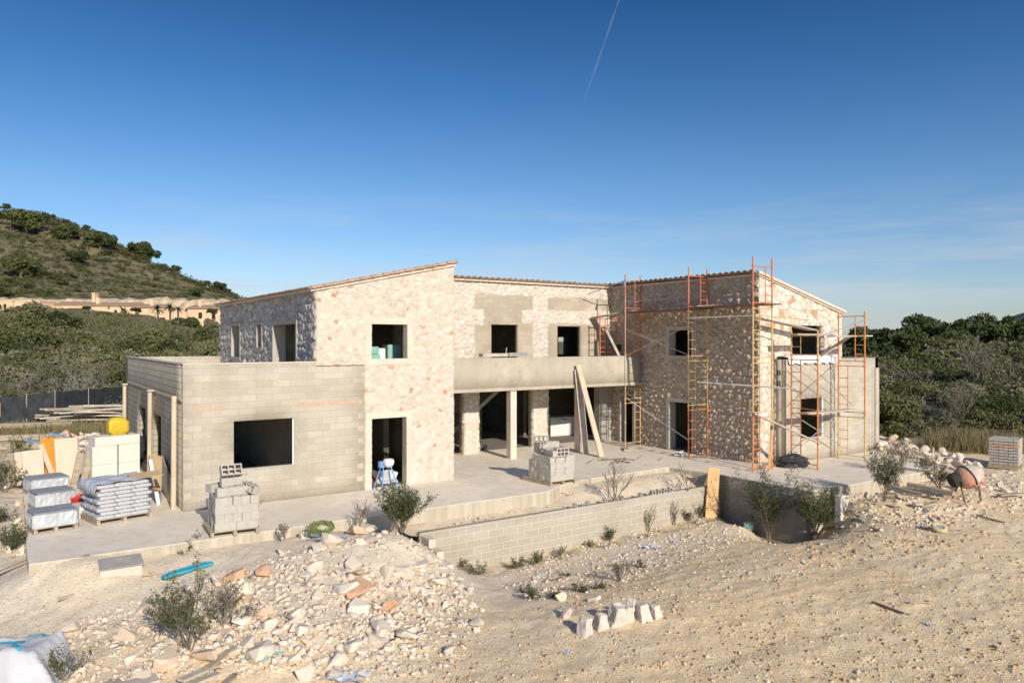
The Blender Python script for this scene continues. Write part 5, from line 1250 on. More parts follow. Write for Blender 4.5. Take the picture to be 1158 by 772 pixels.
random.seed(31)
r_ = np.random.default_rng(5)
for px, py in poly_pts(MOUND, 85, r_) + poly_pts(WIDE, 70, r_): place_rock(px, py, min(.62, .18 + random.expovariate(8)), 'pale limestone rock in the rubble mound at the lower left', 'rocks of the rubble mound')
for px, py in poly_pts(RIGHT, 45, r_): place_rock(px, py, min(.5, .16 + random.expovariate(10)), 'pale limestone rock in the rubble bank right of the house', 'rocks of the rubble bank on the right', z=-.05 if px < 1080 else None)
for px, py in poly_pts(BANK, 60, r_):
    u, v = G(px, py, .15); sz = random.uniform(.25, .6); o = link('rock', ROCKS[random.randrange(10)], loc=(u, v, random.uniform(0, .25))); o.scale = (sz, sz, sz * .8); o.rotation_euler = (random.random(), random.random(), random.random() * 6); tag(o, 'pale rock in the bank between the right terrace and the scrub', 'rock', 'rocks banked along the scrub')
for px, py in poly_pts(RIGHT2, 22, r_): place_rock(px, py, min(.4, .12 + random.expovariate(11)), 'pale stone in the dirt slope below the right terrace corner', 'stones below the right terrace corner')
for i, (px, py, s, lb) in enumerate(((441, 604, .62, 'large cream boulder at the crest of the mound under the green bush'), (404, 607, .5, 'white boulder at the crest of the mound right of the hose coil'), (295, 612, .42, 'boulder at the crest of the mound behind the weed'), (345, 608, .38, 'rounded pale boulder left of the hose coil'),
        (405, 668, .75, 'large orange brown boulder in the middle of the mound'), (265, 657, .5, 'orange boulder on the upper left slope of the mound'), (298, 650, .4, 'pinkish boulder beside the orange one on the upper left slope'), (440, 655, .5, 'pale round boulder on the right slope of the mound'), (405, 640, .45, 'tall pinkish boulder near the top of the mound'), (458, 725, .5, 'pale boulder at the lower right of the mound'), (440, 690, .45, 'orange stone low on the right slope'))):
    o = place_rock(px, py, s, lb, None, .2)
    if o and ('orange' in lb): 
        mm = o.data.copy(); mm.materials.clear(); mm.materials.append(M['brick_red']); o.data = mm
for i, (px, py, s) in enumerate(((662, 711, .36), (680, 706, .36), (698, 701, .44), (709, 697, .36), (714, 684, .26), (727, 695, .36), (741, 692, .27), (700, 687, .2))):
    u, v, z = hit(px, py + 5); bk = bmesh.new(); bmesh.ops.create_cube(bk, size=1); bmesh.ops.subdivide_edges(bk, edges=bk.edges, cuts=2, use_grid_fill=True)
    for w_ in bk.verts: w_.co = Vector((w_.co.x * .8 * (1 - .35 * (w_.co.z + .5)), w_.co.y * .7 * (1 - .2 * (w_.co.z + .5)), w_.co.z)) + Vector((random.uniform(-.07, .07), random.uniform(-.07, .07), random.uniform(-.07, .07)))
    bmesh.ops.bevel(bk, geom=bk.edges[:], offset=.04, segments=1, affect='EDGES'); me_ = bpy.data.meshes.new('white_stone'); bk.to_mesh(me_); bk.free(); me_.materials.append(M['white_rock'])
    o = link('rock', me_, loc=(u, v, z + s * .38)); o.scale = (s, s, s); o.rotation_euler = (random.uniform(-.2, .2), random.uniform(-.25, .25), random.uniform(-.3, .4))
    tag(o, 'white stone block in the short row lying on the dirt below the retaining wall', 'rock', 'white stones in a row on the dirt')
for px, py, s, lb in ((540, 708, .34, 'lone pale stone on the dirt left of the white stone row'), (640, 697, .32, 'flat pale stone behind the white stone row'), (672, 680, .3, 'pale stone at the edge of the trench'), (634, 678, .3, 'pale stone left of another at the trench edge'), (377, 768, .3, 'pale stone at the bottom edge of the picture'), (455, 765, .2, 'small lone stone near the bottom of the mound')):
    place_rock(px, py, s, lb, None, .2)
# rubble and gravel: uncountable, one object each
def many(name, pts, sizes, kindmat, attr=True, seed=3):
    r = np.random.default_rng(seed); Vs = []; Fs = []; As = []; off = 0
    for (x, y, z), s in zip(pts, sizes):
        V_, F_ = SMALLH[r.integers(8)]; a, b_, c = r.uniform(0, 6.28), r.uniform(-.6, .6), r.uniform(-.6, .6)
        Rm = np.array(Euler((b_, c, a)).to_matrix()); V2 = (V_ * r.uniform(.7, 1.3, 3)) @ Rm.T * s + (x, y, z + s * .04)
        Vs.append(V2); Fs.append(F_ + off); off += len(V_); As.append(np.tile([r.uniform() ** 1.2, 0, 0, 1], (len(V_), 1)))
    me = mesh_from(name, np.concatenate(Vs), np.concatenate(Fs), [kindmat], attrs={'rk': np.concatenate(As)})
    return tag(link(name, me), kind='stuff')
def scatter(poly, n, lo, hi, r, k=2.2, z=None):
    P_ = np.array(poly_pts(poly, n, r)); zz = np.full(n, -.6)
    for _ in range(4):
        t = (zz - CH) / ((386 - P_[:, 1]) / FOC); a = (P_[:, 0] - 579) / FOC
        u = CU + t * (FU + a * RU); v = CV + t * (FV + a * RV); zz = np.clip(ground_z(u, v), -2, .4)
    s = lo + (hi - lo) * r.uniform(0, 1, n) ** k; ok = ~inpoly(u, v, shrink(TERR, -.03)) & ~((u > 5) & (u < 17.05) & (v > -4.55))
    return list(zip(u[ok], v[ok], zz[ok])), list(s[ok])
P1, S1 = scatter(MOUND, 2400, .015, .28, r_, 3.6)
P2, S2 = scatter(TRENCH, 2000, .02, .17, r_, 3.0)
P3, S3 = scatter(WIDE, 7000, .012, .20, r_, 4.6)
P4, S4 = scatter([(985, 495), (1158, 530), (1158, 580), (1000, 600), (920, 600), (940, 550)], 1500, .03, .22, r_, 2.2)
P5, S5 = scatter([(600, 640), (860, 600), (960, 640), (760, 690), (640, 690)], 900, .02, .12, r_)
many('rubble', P1 + P2 + P3 + P4 + P5, S1 + S2 + S3 + S4 + S5, M['rubble'])
P6, S6 = scatter([(430, 772), (600, 680), (800, 620), (1158, 575), (1158, 772)], 3600, .010, .05, r_, 4)
P7, S7 = scatter([(0, 640), (120, 660), (200, 690), (120, 740), (0, 720)], 700, .012, .06, r_, 3)
many('gravel', P6 + P7, S6 + S7, M['clod'], seed=8)
P9, S9 = scatter([(430, 772), (560, 700), (800, 630), (960, 600), (1158, 575), (1158, 772)], 6500, .012, .12, r_, 4.6)
PA, SA = scatter([(860, 640), (960, 560), (1090, 575), (1120, 610), (960, 640)], 900, .02, .17, r_, 3)
many('clods', P9 + PA, S9 + SA, M['clod'], seed=18)
# rubble heap behind the yard and in the rubble at far left
random.seed(77)
for i in range(46):
    px = random.uniform(66, 112); py = random.uniform(494, 513) ; u, v = G(px, py, .1)
    o = link('rock', ROCKS[random.randrange(10)], loc=(u, v, random.uniform(.05, .45))); s = random.uniform(.25, .6); o.scale = (s, s, s * .7); o.rotation_euler = (random.random(), random.random(), random.random() * 6)
    tag(o, 'pale rock in the heap behind the yellow sack', 'rock', 'rocks heaped behind the yellow sack')
for i in range(40):
    px = random.uniform(-20, 30); py = random.uniform(555, 625) 
    u, v = G(px, py, -.2)
    if u > -3.75: continue
    s = random.uniform(.1, .32); o = link('rock', ROCKS[random.randrange(10)], loc=(u, v, gz1(u, v) + .05)); o.scale = (s, s, s * .7); o.rotation_euler = (random.random(), random.random(), random.random() * 6)
    tag(o, 'pale rock scattered beside the slab stacks at the left edge', 'rock', 'rocks beside the slab stacks')
P8, S8 = [], []
for px, py in poly_pts([(600, 545), (660, 541), (780, 530), (800, 540), (780, 556), (640, 576), (560, 585), (500, 592)], 260, r_):
    u, v = G(px, py, -.38)
    if -4.3 < v < -2.7 and u < 16.9: P8.append((u, v, -.42 + (.2 if (u > 11 and v > -3.4) else 0))); S8.append(random.uniform(.03, .14))
many('ledge_rubble', P8, S8, M['rubble'], seed=12)

random.seed(303)
for i, (px, py, s_, mt, lb) in enumerate(((735, 619, .55, 'film', 'crumpled white plastic sheet lying in the trench rubble'), (762, 612, .3, 'film', 'small crumpled white plastic scrap right of the larger sheet'), (716, 607, .2, 'aqua', 'small green plastic scrap at the wall foot'), (640, 738, .22, 'film', 'torn white paper scrap on the dirt below the stone row'), (1050, 706, .18, 'film', 'pale paper scrap on the open dirt at right'), (392, 770, .6, 'film', 'crumpled white plastic at the bottom edge below the mound'), (300, 758, .5, 'aqua', 'dusty aqua plastic scrap near the bottom edge of the mound'))):
    u, v, z = hit(px, py); bm_ = bmesh.new(); bmesh.ops.create_grid(bm_, x_segments=9, y_segments=7, size=.5)
    for w_ in bm_.verts: w_.co.z = .09 * math.sin(w_.co.x * 11 + i) * math.cos(w_.co.y * 9 + 2 * i) + random.uniform(-.03, .05) + .09; w_.co.x *= 1 + .3 * math.sin(w_.co.y * 7 + i)
    me = bpy.data.meshes.new('scrap'); bm_.to_mesh(me); bm_.free(); me.materials.append(M[mt]); o = link('plastic_scrap', me, loc=(u, v, z)); o.scale = (s_, s_ * .7, s_ * .8); o.rotation_euler = (0, 0, i * 1.1); tag(o, lb, 'plastic scrap')
for i in range(16):
    px, py = ((905, 556), (930, 600), (965, 585), (990, 600), (1010, 572), (1042, 684), (1004, 688), (880, 610), (1080, 600), (1120, 588), (700, 640), (760, 625), (630, 655), (800, 615), (1030, 612), (955, 575))[i]
    u, v, z = hit(px, py); m = MB(); m.box((0, 0, 0), (random.uniform(.3, .8), .06, .03)); o = m.build('wood_scrap', M['wood' if i % 3 else 'plank_dark'], loc=(u, v, z + .04)); o.rotation_euler = (random.uniform(-.3, .3), random.uniform(-.15, .15), random.uniform(0, 3.1)); tag(o, 'thin timber offcut lying on the dirt in front of the retaining wall and right terrace', 'wood scrap', 'timber offcuts on the dirt')
# ------------------------------------------------------------------ plants
def leaf_cloud(blobs, n, size, seed, out=.6, up=.25, var=.5):
    """blobs: (x,y,z,rx,ry,rz). leaf sized diamonds through the shell of each blob"""
    r = np.random.default_rng(seed); B = np.array(blobs, float); w = (B[:, 3] * B[:, 4] * B[:, 5]) ** .667; w /= w.sum()
    k = r.choice(len(B), n, p=w); d = r.normal(size=(n, 3)); d /= np.linalg.norm(d, axis=1, keepdims=True)
    rad = r.uniform(.55, 1.08, n) ** .6; c = B[k, :3] + d * rad[:, None] * B[k, 3:6]
    nn = d * out + r.normal(size=(n, 3)) * .7 + np.array([0, 0, up]); nn /= np.linalg.norm(nn, axis=1, keepdims=True)
    t = np.cross(nn, r.normal(size=(n, 3))); t /= np.linalg.norm(t, axis=1, keepdims=True); b_ = np.cross(nn, t)
    s = size * r.uniform(1 - var, 1 + var, n)
    V_ = np.stack([c + t * s[:, None], c + b_ * s[:, None] * .5, c - t * s[:, None], c - b_ * s[:, None] * .5], 1).reshape(-1, 3)
    F_ = np.arange(n * 4).reshape(n, 4)
    cl = hash2(k * 1.7, k * 3.1, seed); lum = np.clip(.5 * (rad - .3) + .35 * (d[:, 2] * .5 + .5) + r.uniform(-.15, .25, n), 0, 1)  # lum: shade painted into leaf colour by depth in the blob and upward side
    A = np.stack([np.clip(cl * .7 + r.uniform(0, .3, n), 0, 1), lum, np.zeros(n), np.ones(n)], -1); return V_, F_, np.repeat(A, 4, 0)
def blobs_dome(n, rx, rz, seed, zc=.5, bs=.38):
    r = np.random.default_rng(seed); out = []
    for i in range(n):
        a = r.uniform(0, 6.28); q = r.uniform(0, 1) ** .6; z = r.uniform(.12, 1) ; k = math.sqrt(max(0, 1 - (max(0, z - .35) / .72) ** 2))
        s = bs * r.uniform(.6, 1.25); out.append((q * rx * k * math.cos(a), q * rx * k * math.sin(a), z * rz * 2 * zc, s * rx, s * rx, s * rz * .85))
    return out
def bush_mesh(name, seed, n, size, mat, rx=1., rz=.9, nb=16, twigs=10, twigmat='twig', bs=.36, flip=0):
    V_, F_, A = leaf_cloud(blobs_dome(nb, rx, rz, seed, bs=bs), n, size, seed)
    m = MB(); rr = random.Random(seed)
    for i in range(twigs):
        a = rr.uniform(0, 6.28); e = rr.uniform(.5, 1.05); p = Vector((0, 0, 0))
        for k in range(3):
            q = p + Vector((math.cos(a) * rx * e / 3, math.sin(a) * rx * e / 3, rz * rr.uniform(.2, .45))); a += rr.uniform(-.5, .5); m.tube(p, q, .03 - .009 * k, .022 - .008 * k, 4, caps=False); p = q
    nv = len(V_); Vt = np.concatenate([V_, np.array(m.v, dtype=float)]) if m.v else V_
    Ft = [tuple(f) for f in F_] + [tuple(i + nv for i in f) for f in m.f]
    At = np.concatenate([A, np.tile([.5, .5, 0, 1], (len(m.v), 1))]) if m.v else A
    return mesh_from(name, Vt, Ft, [mat, M[twigmat]], attrs={'lf': At}, fmat=[0] * len(F_) + [1] * len(m.f))
BUSH = [bush_mesh('bush', 300 + i, 2600, .085, M['leaf_scrub'], nb=18 + i * 2, rz=[.8, .95, .7, 1.05][i]) for i in range(4)]
BUSHD = [bush_mesh('bush_dark', 320 + i, 2800, .08, M['leaf_dark'], nb=22, rz=.95) for i in range(2)]
BUSHG = [bush_mesh('bush_grey', 340 + i, 1500, .07, M['leaf_grey'], nb=14, rz=.85, twigs=16, twigmat='twig', bs=.3) for i in range(3)]
NEAR = {'s': [bush_mesh('near_bush', 380 + i, 8500, .042, M['leaf_scrub'], nb=26 + i * 4, rz=[.8, .95, .75][i], bs=.30, twigs=16) for i in range(3)],
        'd': [bush_mesh('near_dark_bush', 390, 9000, .042, M['leaf_dark'], nb=30, rz=.95, bs=.30, twigs=14)],
        'g': [bush_mesh('near_grey_bush', 395 + i, 6500, .036, M['leaf_grey'], nb=26, rz=.85, twigs=26, twigmat='twig', bs=.27) for i in range(3)]}
HB = [bush_mesh('hill_bush', 360 + i, 620, .15, M['leaf_hill'], nb=9, rz=.75, twigs=0) for i in range(3)]
random.seed(99)
def sow(px, Y, s, kind, label, grp, name='bush'):
    me = random.choice(NEAR[kind] if Y < 85 else {'s': BUSH, 'd': BUSHD, 'g': BUSHG, 'h': HB}[kind]); x, y = XY((px - 579) / FOC * Y, Y)
    o = link(name, me, loc=(x, y, gz1(x, y) - .1 * s)); o.rotation_euler = (random.uniform(-.1, .1), random.uniform(-.1, .1), random.uniform(0, 6.28))
    o.scale = (s * random.uniform(.9, 1.3), s * random.uniform(.9, 1.3), s * random.uniform(.75, 1.15)); return tag(o, label, 'bush', grp)
KL = {'s': 'olive green scrub bush', 'd': 'dark evergreen scrub bush', 'g': 'grey twiggy half bare scrub bush'}
cnt = 0
for i in range(115):
    f = (i + random.random()) / 115; Y = 1 / (1 / 50 + f ** .75 * (1 / 178 - 1 / 50)); px = random.uniform(-70, 280)
    Y += max(0, px - 40) * .03
    k = random.choices('sdg', (4, 3, 4 if Y < 90 else 1.5))[0]; s = 1.35 + Y * .013 + random.uniform(0, .9)
    if Y < 58: s *= .75; k = random.choice('sggg')
    sow(px, Y, s, k, KL[k] + ' between the net fence and the hillside houses', 'scrub bushes on the left')
for i in range(110):
    f = (i + random.random()) / 110; Y = 1 / (1 / 37 + f * (1 / 150 - 1 / 37)); px = random.uniform(975, 1290)
    Y += max(0, px - 990) * .01; k = random.choices('sdg', (4, 2.5, 5 if Y < 75 else 1.5))[0]; s = 1.25 + Y * .014 + random.uniform(0, .9)
    if Y < 42: s *= .8
    sow(px, Y, s, k, KL[k] + ' on the rising ground right of the house', 'scrub bushes on the right')
for i in range(14):
    Y = random.uniform(52, 130); px = random.uniform(300, 980); k = random.choice('sdg'); sow(px, Y, 1.4 + Y * .012, k, KL[k] + ' behind the house', 'scrub bushes behind the house')
# loose low vegetation filling the scrubland: uncountable
def stuff_leaves(name, centres, n, size, mat, seed, hh=.6):
    bl = [(x, y, z + h * .4, r, r, h) for x, y, z, r, h in centres]; V_, F_, A = leaf_cloud(bl, n, size, seed)
    return tag(link(name, mesh_from(name, V_, F_, [mat], attrs={'lf': A})), kind='stuff')
def stuff_zone(name, n, x0, x1, Y0, Y1, inv, nl, size, seed, rr, hh):
    cen = []
    for i in range(n):
        px = random.uniform(x0, x1); Y = 1 / random.uniform(1 / Y1, 1 / Y0) if inv else random.uniform(Y0, Y1)
        x, y = XY((px - 579) / FOC * Y, Y); cen.append((x, y, gz1(x, y) - .1, random.uniform(*rr), random.uniform(*hh)))
    stuff_leaves(name, cen, nl, size, M['leaf_scrub'], seed)
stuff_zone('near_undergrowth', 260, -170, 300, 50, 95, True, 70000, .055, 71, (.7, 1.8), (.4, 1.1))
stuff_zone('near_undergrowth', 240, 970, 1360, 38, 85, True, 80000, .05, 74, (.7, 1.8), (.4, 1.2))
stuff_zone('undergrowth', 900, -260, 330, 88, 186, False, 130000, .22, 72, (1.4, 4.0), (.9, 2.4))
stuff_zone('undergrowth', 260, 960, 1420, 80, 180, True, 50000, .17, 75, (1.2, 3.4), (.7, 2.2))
def blades(name, pts, n, h, seed, mat, w=.012, lean=.35):
    r = np.random.default_rng(seed); P_ = np.array(pts); k = r.integers(0, len(P_), n); c = P_[k, :3] + np.stack([r.normal(0, 1, n) * P_[k, 3], r.normal(0, 1, n) * P_[k, 3], np.zeros(n)], -1)
    a = r.uniform(0, 6.28, n); L = h * r.uniform(.4, 1.2, n); d = np.stack([np.cos(a) * lean, np.sin(a) * lean, np.ones(n)], -1) * r.uniform(.5, 1.5, (n, 1)) ** np.array([1, 1, 0]); s = np.stack([-np.sin(a), np.cos(a), np.zeros(n)], -1) * w
    V_ = np.stack([c - s, c + s, c + d * L[:, None] + s * .2, c + d * L[:, None] - s * .2], 1).reshape(-1, 3)
    A = np.repeat(np.stack([np.clip(hash2(k * 1.3, k * 2.1, seed) * .7 + r.uniform(0, .3, n), 0, 1), r.uniform(.4, 1, n), 0 * a, 0 * a + 1], -1), 4, 0)
    return tag(link(name, mesh_from(name, V_, np.arange(n * 4).reshape(n, 4), [mat], attrs={'lf': A})), kind='stuff')
gp = []
for i in range(130):
    px = max(1062, random.choice((random.gauss(1098, 20), random.uniform(1062, 1150)))); Y = random.uniform(32.5, 36.5) + (px - 1000) * -.004; x, y = XY((px - 579) / FOC * Y, Y); gp.append((x, y, gz1(x, y), .35))
blades('dry_grass', gp, 7000, .62, 5, M['leaf_grass'], .014)
gp = []
for i in range(300):
    px = random.uniform(-60, 150); Y = random.choice((random.uniform(36, 41), random.uniform(44.5, 52))); x, y = XY((px - 579) / FOC * Y, Y); gp.append((x, y, gz1(x, y), .5))
blades('yard_grass', gp, 16000, .5, 6, M['leaf_grass'], .016)

def plant(name, label, loc, h, w, nst, leaf, nl, mat, stem='twig', cat='shrub', seed=1, thick=.012, sub=2, leafstart=.3, group=None):
    rr = random.Random(seed); r = np.random.default_rng(seed); o = thing(name, label, cat, loc, group=group)
    m = MB(); tips = []
    def grow_(p, d, L, t, lev):
        n = 4; pts = [p]
        for i in range(n):
            d = (d + Vector((rr.uniform(-.3, .3), rr.uniform(-.3, .3), rr.uniform(-.12, .2)))).normalized(); q = pts[-1] + d * L / n; pts.append(q); f = (i + 1) / n
            if f >= leafstart or lev: tips.append(q)
            if lev < sub and i > 0:
                for _ in range(2): grow_(q, (d + Vector((rr.uniform(-1, 1), rr.uniform(-1, 1), rr.uniform(-.1, .6)))).normalized(), L * .42, t * .55, lev + 1)
        m.path([tuple(x) for x in pts], [t * (1 - .17 * i) for i in range(n + 1)], 4)
    for i in range(nst):
        a = rr.uniform(0, 6.28); e = rr.uniform(.1, 1); d = Vector((math.cos(a) * w * e / h, math.sin(a) * w * e / h, 1)).normalized(); grow_(Vector((rr.uniform(-.06, .06) * w, rr.uniform(-.06, .06) * w, -.03)), d, h * rr.uniform(.65, 1.1), thick, 0)
    m.build('stem', M[stem], o, world=False)
    if nl:
        T = np.array([t[:] for t in tips]); k = r.integers(0, len(T), nl); c = T[k] + r.normal(0, 1, (nl, 3)) * leaf * 1.1
        c[:, 2] = np.maximum(c[:, 2], .01); nn = r.normal(size=(nl, 3)) + np.array([0, 0, .5]); nn /= np.linalg.norm(nn, axis=1, keepdims=True); t = np.cross(nn, r.normal(size=(nl, 3))); t /= np.linalg.norm(t, axis=1, keepdims=True); b_ = np.cross(nn, t); s = leaf * r.uniform(.5, 1.3, nl)[:, None]
        V_ = np.stack([c + t * s, c + b_ * s * .4, c - t * s, c - b_ * s * .4], 1).reshape(-1, 3)
        A = np.repeat(np.stack([r.uniform(0, 1, nl), np.clip(c[:, 2] / h * .7 + r.uniform(0, .3, nl), 0, 1), np.zeros(nl), np.ones(nl)], -1), 4, 0)  # leaf colour carries painted shade, darker towards the ground
        link('foliage', mesh_from('foliage', V_, np.arange(nl * 4).reshape(nl, 4), [mat], attrs={'lf': A}), o)
    return o
def L(px, py, z=None):
    if z is None: u, v, z = hit(px, py); return (u, v, z)
    return (*G(px, py, z), z)
W_, D_, GR = M['leaf_weed'], M['leaf_dark'], M['leaf_grey']
plant('shrub', 'dense dark green shrub at the terrace edge above the boulders', L(455, 600, -.1), .8, .5, 22, .034, 6500, D_, seed=2)
plant('shrub', 'tall dry stemmed weed beside the pallet of hollow blocks', L(270, 612, -.25), .75, .35, 9, .025, 420, W_, seed=3)
plant('shrub', 'small twiggy weed at the terrace edge left of the green shrub', L(407, 594, -.02), .5, .3, 6, .02, 60, W_, seed=4)
plant('shrub', 'small dry weed at the terrace edge left of the hose', L(322, 607, -.05), .35, .3, 6, .02, 60, W_, seed=5)
for i, px in enumerate((205, 222, 238, 252, 262)): plant('weed', ['low green weed growing behind the teal board, leftmost', 'low green weed above the middle of the teal board', 'leafy weed at the right end of the teal board', 'low weed between the teal board and the tall dry weed', 'green weed at the foot of the tall dry weed'][i], L(px, 634 - (px - 205) * .24, -.42), .3 + .2 * (i == 1), .4, 7, .028, 260, W_, cat='weed', seed=20 + i, sub=1)
plant('shrub', 'sprawling leafy shrub in the rubble at the lower left', L(215, 738), 1.0, 1.0, 12, .030, 2600, W_, seed=6)
plant('shrub', 'smaller leafy branch behind the sprawling shrub in the rubble', L(252, 708), .7, .6, 8, .026, 700, W_, seed=16)
plant('weed', 'leafy weed beside the white bulk bag', L(72, 770), .5, .5, 8, .03, 420, W_, cat='weed', seed=7, sub=1)
for i, (px, py, h, w, nl, mt) in enumerate(((540, 648, .32, .45, 320, W_), (584, 640, .25, .4, 240, W_), (606, 636, .3, .45, 420, D_), (634, 627, .22, .3, 160, W_), (690, 611, .35, .4, 420, D_), (668, 617, .18, .3, 120, W_), (724, 598, .7, .15, 60, W_), (745, 590, .7, .12, 60, W_), (763, 588, .32, .45, 320, W_), (778, 585, .42, .4, 420, D_), (515, 640, .25, .3, 90, W_))):
    x, y, z = L(px, py, -1.52); plant('weed', ['weed at the left end of the retaining wall foot', 'second small weed from the left at the wall foot', 'dark green weed at the wall foot left of centre', 'tiny weed at the wall foot near the centre', 'dark weed at the middle of the wall foot', 'tiny weed left of the dark middle weed', 'upright thin dry weed against the wall', 'second upright thin dry weed against the wall', 'low weed left of the plywood board', 'dark weed just left of the plywood board', 'thin weed on the slope at the stepped wall end'][i], (x, max(-9, min(y, -4.62)), max(z, gz1(x, min(y, -4.62)))), h, w, 7, .03, nl, mt, cat='weed', seed=40 + i, sub=1)
for i, (px, py, h, w, nl, mt) in enumerate(((604, 678, .22, .5, 260, D_), (628, 674, .16, .5, 160, W_), (655, 668, .2, .6, 260, D_), (678, 663, .18, .5, 200, D_), (701, 655, .5, .3, 260, W_), (725, 640, .2, .4, 120, W_), (596, 668, .2, .5, 140, W_), (640, 650, .15, .4, 80, W_))):
    x, y, z = L(px, py); plant('weed', ['dark low weed at the left end of the trench edge', 'thin weed patch on the trench edge', 'dark low weed in the middle of the trench edge', 'dark low weed towards the right of the trench edge', 'upright spiky weed at the right end of the trench edge', 'small weed in the rubble right of the spiky weed', 'thin weed behind the left end of the trench edge', 'tiny weed in the rubble of the trench'][i], (x, y, z), h, w, 9, .03, nl, mt, cat='weed', seed=90 + i, sub=1)
plant('dead_shrub', 'leafless branching dry shrub on the retaining wall ledge', L(695, 565, -.36), .95, .5, 5, .02, 0, W_, seed=8, thick=.022, sub=2)
plant('dead_shrub', 'dry half leafless shrub on the ledge left of the plywood board', L(778, 553, -.35), .65, .7, 6, .02, 140, GR, seed=9, thick=.014)
plant('shrub', 'tall leafy shrub growing in the pit against the dark wall', (16.6, -6.9, -1.85), 1.75, .3, 12, .035, 4200, D_, seed=10)
plant('shrub', 'dense green shrub at the right end of the pit', (17.0, -8.3, -1.5), 1.25, .6, 16, .035, 5500, D_, seed=11)
plant('shrub', 'thin dry shrub beside the small block pillar', (17.9, -9.1, -1.0), .8, .6, 7, .022, 260, GR, stem='twig_pale', seed=12)
plant('shrub', 'grey green upright shrub at the end of the right terrace', L(1000, 566, -.2), 1.15, .4, 11, .045, 2600, GR, seed=13)
plant('shrub', 'grey green shrub farther back at the right terrace edge', L(1022, 534, -.0), .9, .7, 8, .04, 500, GR, seed=14)
plant('shrub', 'low green shrub left of the concrete mixer', L(1062, 552, -.15), .6, .5, 8, .04, 500, W_, seed=15)
plant('shrub', 'low green shrub on the rubble behind the mixer', L(1048, 535, -.05), .5, .6, 8, .04, 420, W_, seed=25)
for i, (px, py, h, w, nl) in enumerate(((6, 556, .9, .8, 1500), (14, 540, .7, .8, 1100), (12, 612, .5, .6, 900), (24, 515, .8, .9, 700), (4, 585, .4, .5, 500))):
    x, y = G(px, py, -.1); plant('weed', ['tall weed patch at the left edge beside the cream boards', 'second weed patch behind the first at the left edge', 'green weed at the corner of the terrace by the slab stacks', 'weedy shrub in front of the far beams', 'small weed at the left edge'][i], (x, y, gz1(x, y)), h, w, 10, .04, nl, W_, cat='weed', seed=60 + i, sub=1)
plant('dead_shrub', 'pale bare branching tree skeleton among the scrub right of the house', (*far(1112, 52, 0)[:2], .6), 3.4, 2.4, 6, .07, 2600, GR, stem='twig', cat='dead tree', seed=17, thick=.05)
plant('dead_shrub', 'second pale bare bush among the scrub nearer the rubble bank', (*far(1075, 38, 0)[:2], -.1), 2.0, 1.7, 8, .06, 1500, GR, stem='twig', cat='dead tree', seed=18, thick=.025)
plant('dead_shrub', 'pale bare bush among the scrub behind the net fence', (*far(82, 53, 0)[:2], .0), 2.0, 2.6, 10, .05, 500, GR, stem='twig_pale', cat='dead tree', seed=19, thick=.02)
plant('dead_shrub', 'pale bare bush at the left edge above the net fence', (*far(30, 58, 0)[:2], .0), 2.0, 2.6, 10, .05, 500, GR, stem='twig_pale', cat='dead tree', seed=29, thick=.02)

# ------------------------------------------------------------------ hillside, houses, trees beyond
RX = np.array([-520, -400, -330, -279, -250, -231, -207, -183, -163, -149, -132, -115, -85, -40]); RZ = np.array([100, 95, 87, 76, 71.5, 65.5, 54.5, 42, 34, 29.5, 24, 19, 11, 2.])
def hill_z(X, Y):
    rz = np.interp(X, RX, RZ); b0 = 15.6; t = np.clip((Y - 226) / (400 - 226), 0, 1)
    z = np.where(Y < 226, 15.6 - (226 - Y) * 1.2, b0 + (rz - b0) * t ** .85)
    z = np.where(Y > 400, rz - (Y - 400) * .7, z); return z + t * (fbm(X * .02, Y * .02, 5, 12) * 7 + fbm(X * .11, Y * .11, 3, 2) * 1.6) * np.clip(rz / 40, .25, 1)
hx = np.arange(-520, -30, 2.6); hy = np.arange(220, 520, 2.6); HX, HY = np.meshgrid(hx, hy); HZ = hill_z(HX, HY)
u_, v_ = XY(HX, HY); ii = np.arange(HX.size).reshape(HX.shape)
Fq = np.stack([ii[:-1, :-1], ii[:-1, 1:], ii[1:, 1:], ii[1:, :-1]], -1).reshape(-1, 4)
tag(link('hill', mesh_from('hill', np.stack([u_, v_, HZ], -1), Fq, [M['hill']], smooth=True)), kind='structure')
# pale cut rock bank behind the houses
cx_ = np.linspace(-330, -70, 180); V_ = []
for x in cx_:
    for k, (z, dy) in enumerate(((11, -5), (16.2, -3.5), (17.2 + 2.2 * float(fbm(np.array(x * .12), np.array(.5), 4, 3)), -2), (17.9 + 2.2 * float(fbm(np.array(x * .12), np.array(.5), 4, 3)), 3))):
        q = XY(x, 226 + dy + random.uniform(-.5, .5)); V_.append((q[0], q[1], z + random.uniform(-.5, .5)))
tag(link('rock_cut', mesh_from('rock_cut', V_, [(i * 4 + k, i * 4 + 4 + k, i * 4 + 5 + k, i * 4 + 1 + k) for i in range(179) for k in range(3)], [M['cut_rock']])), kind='structure')
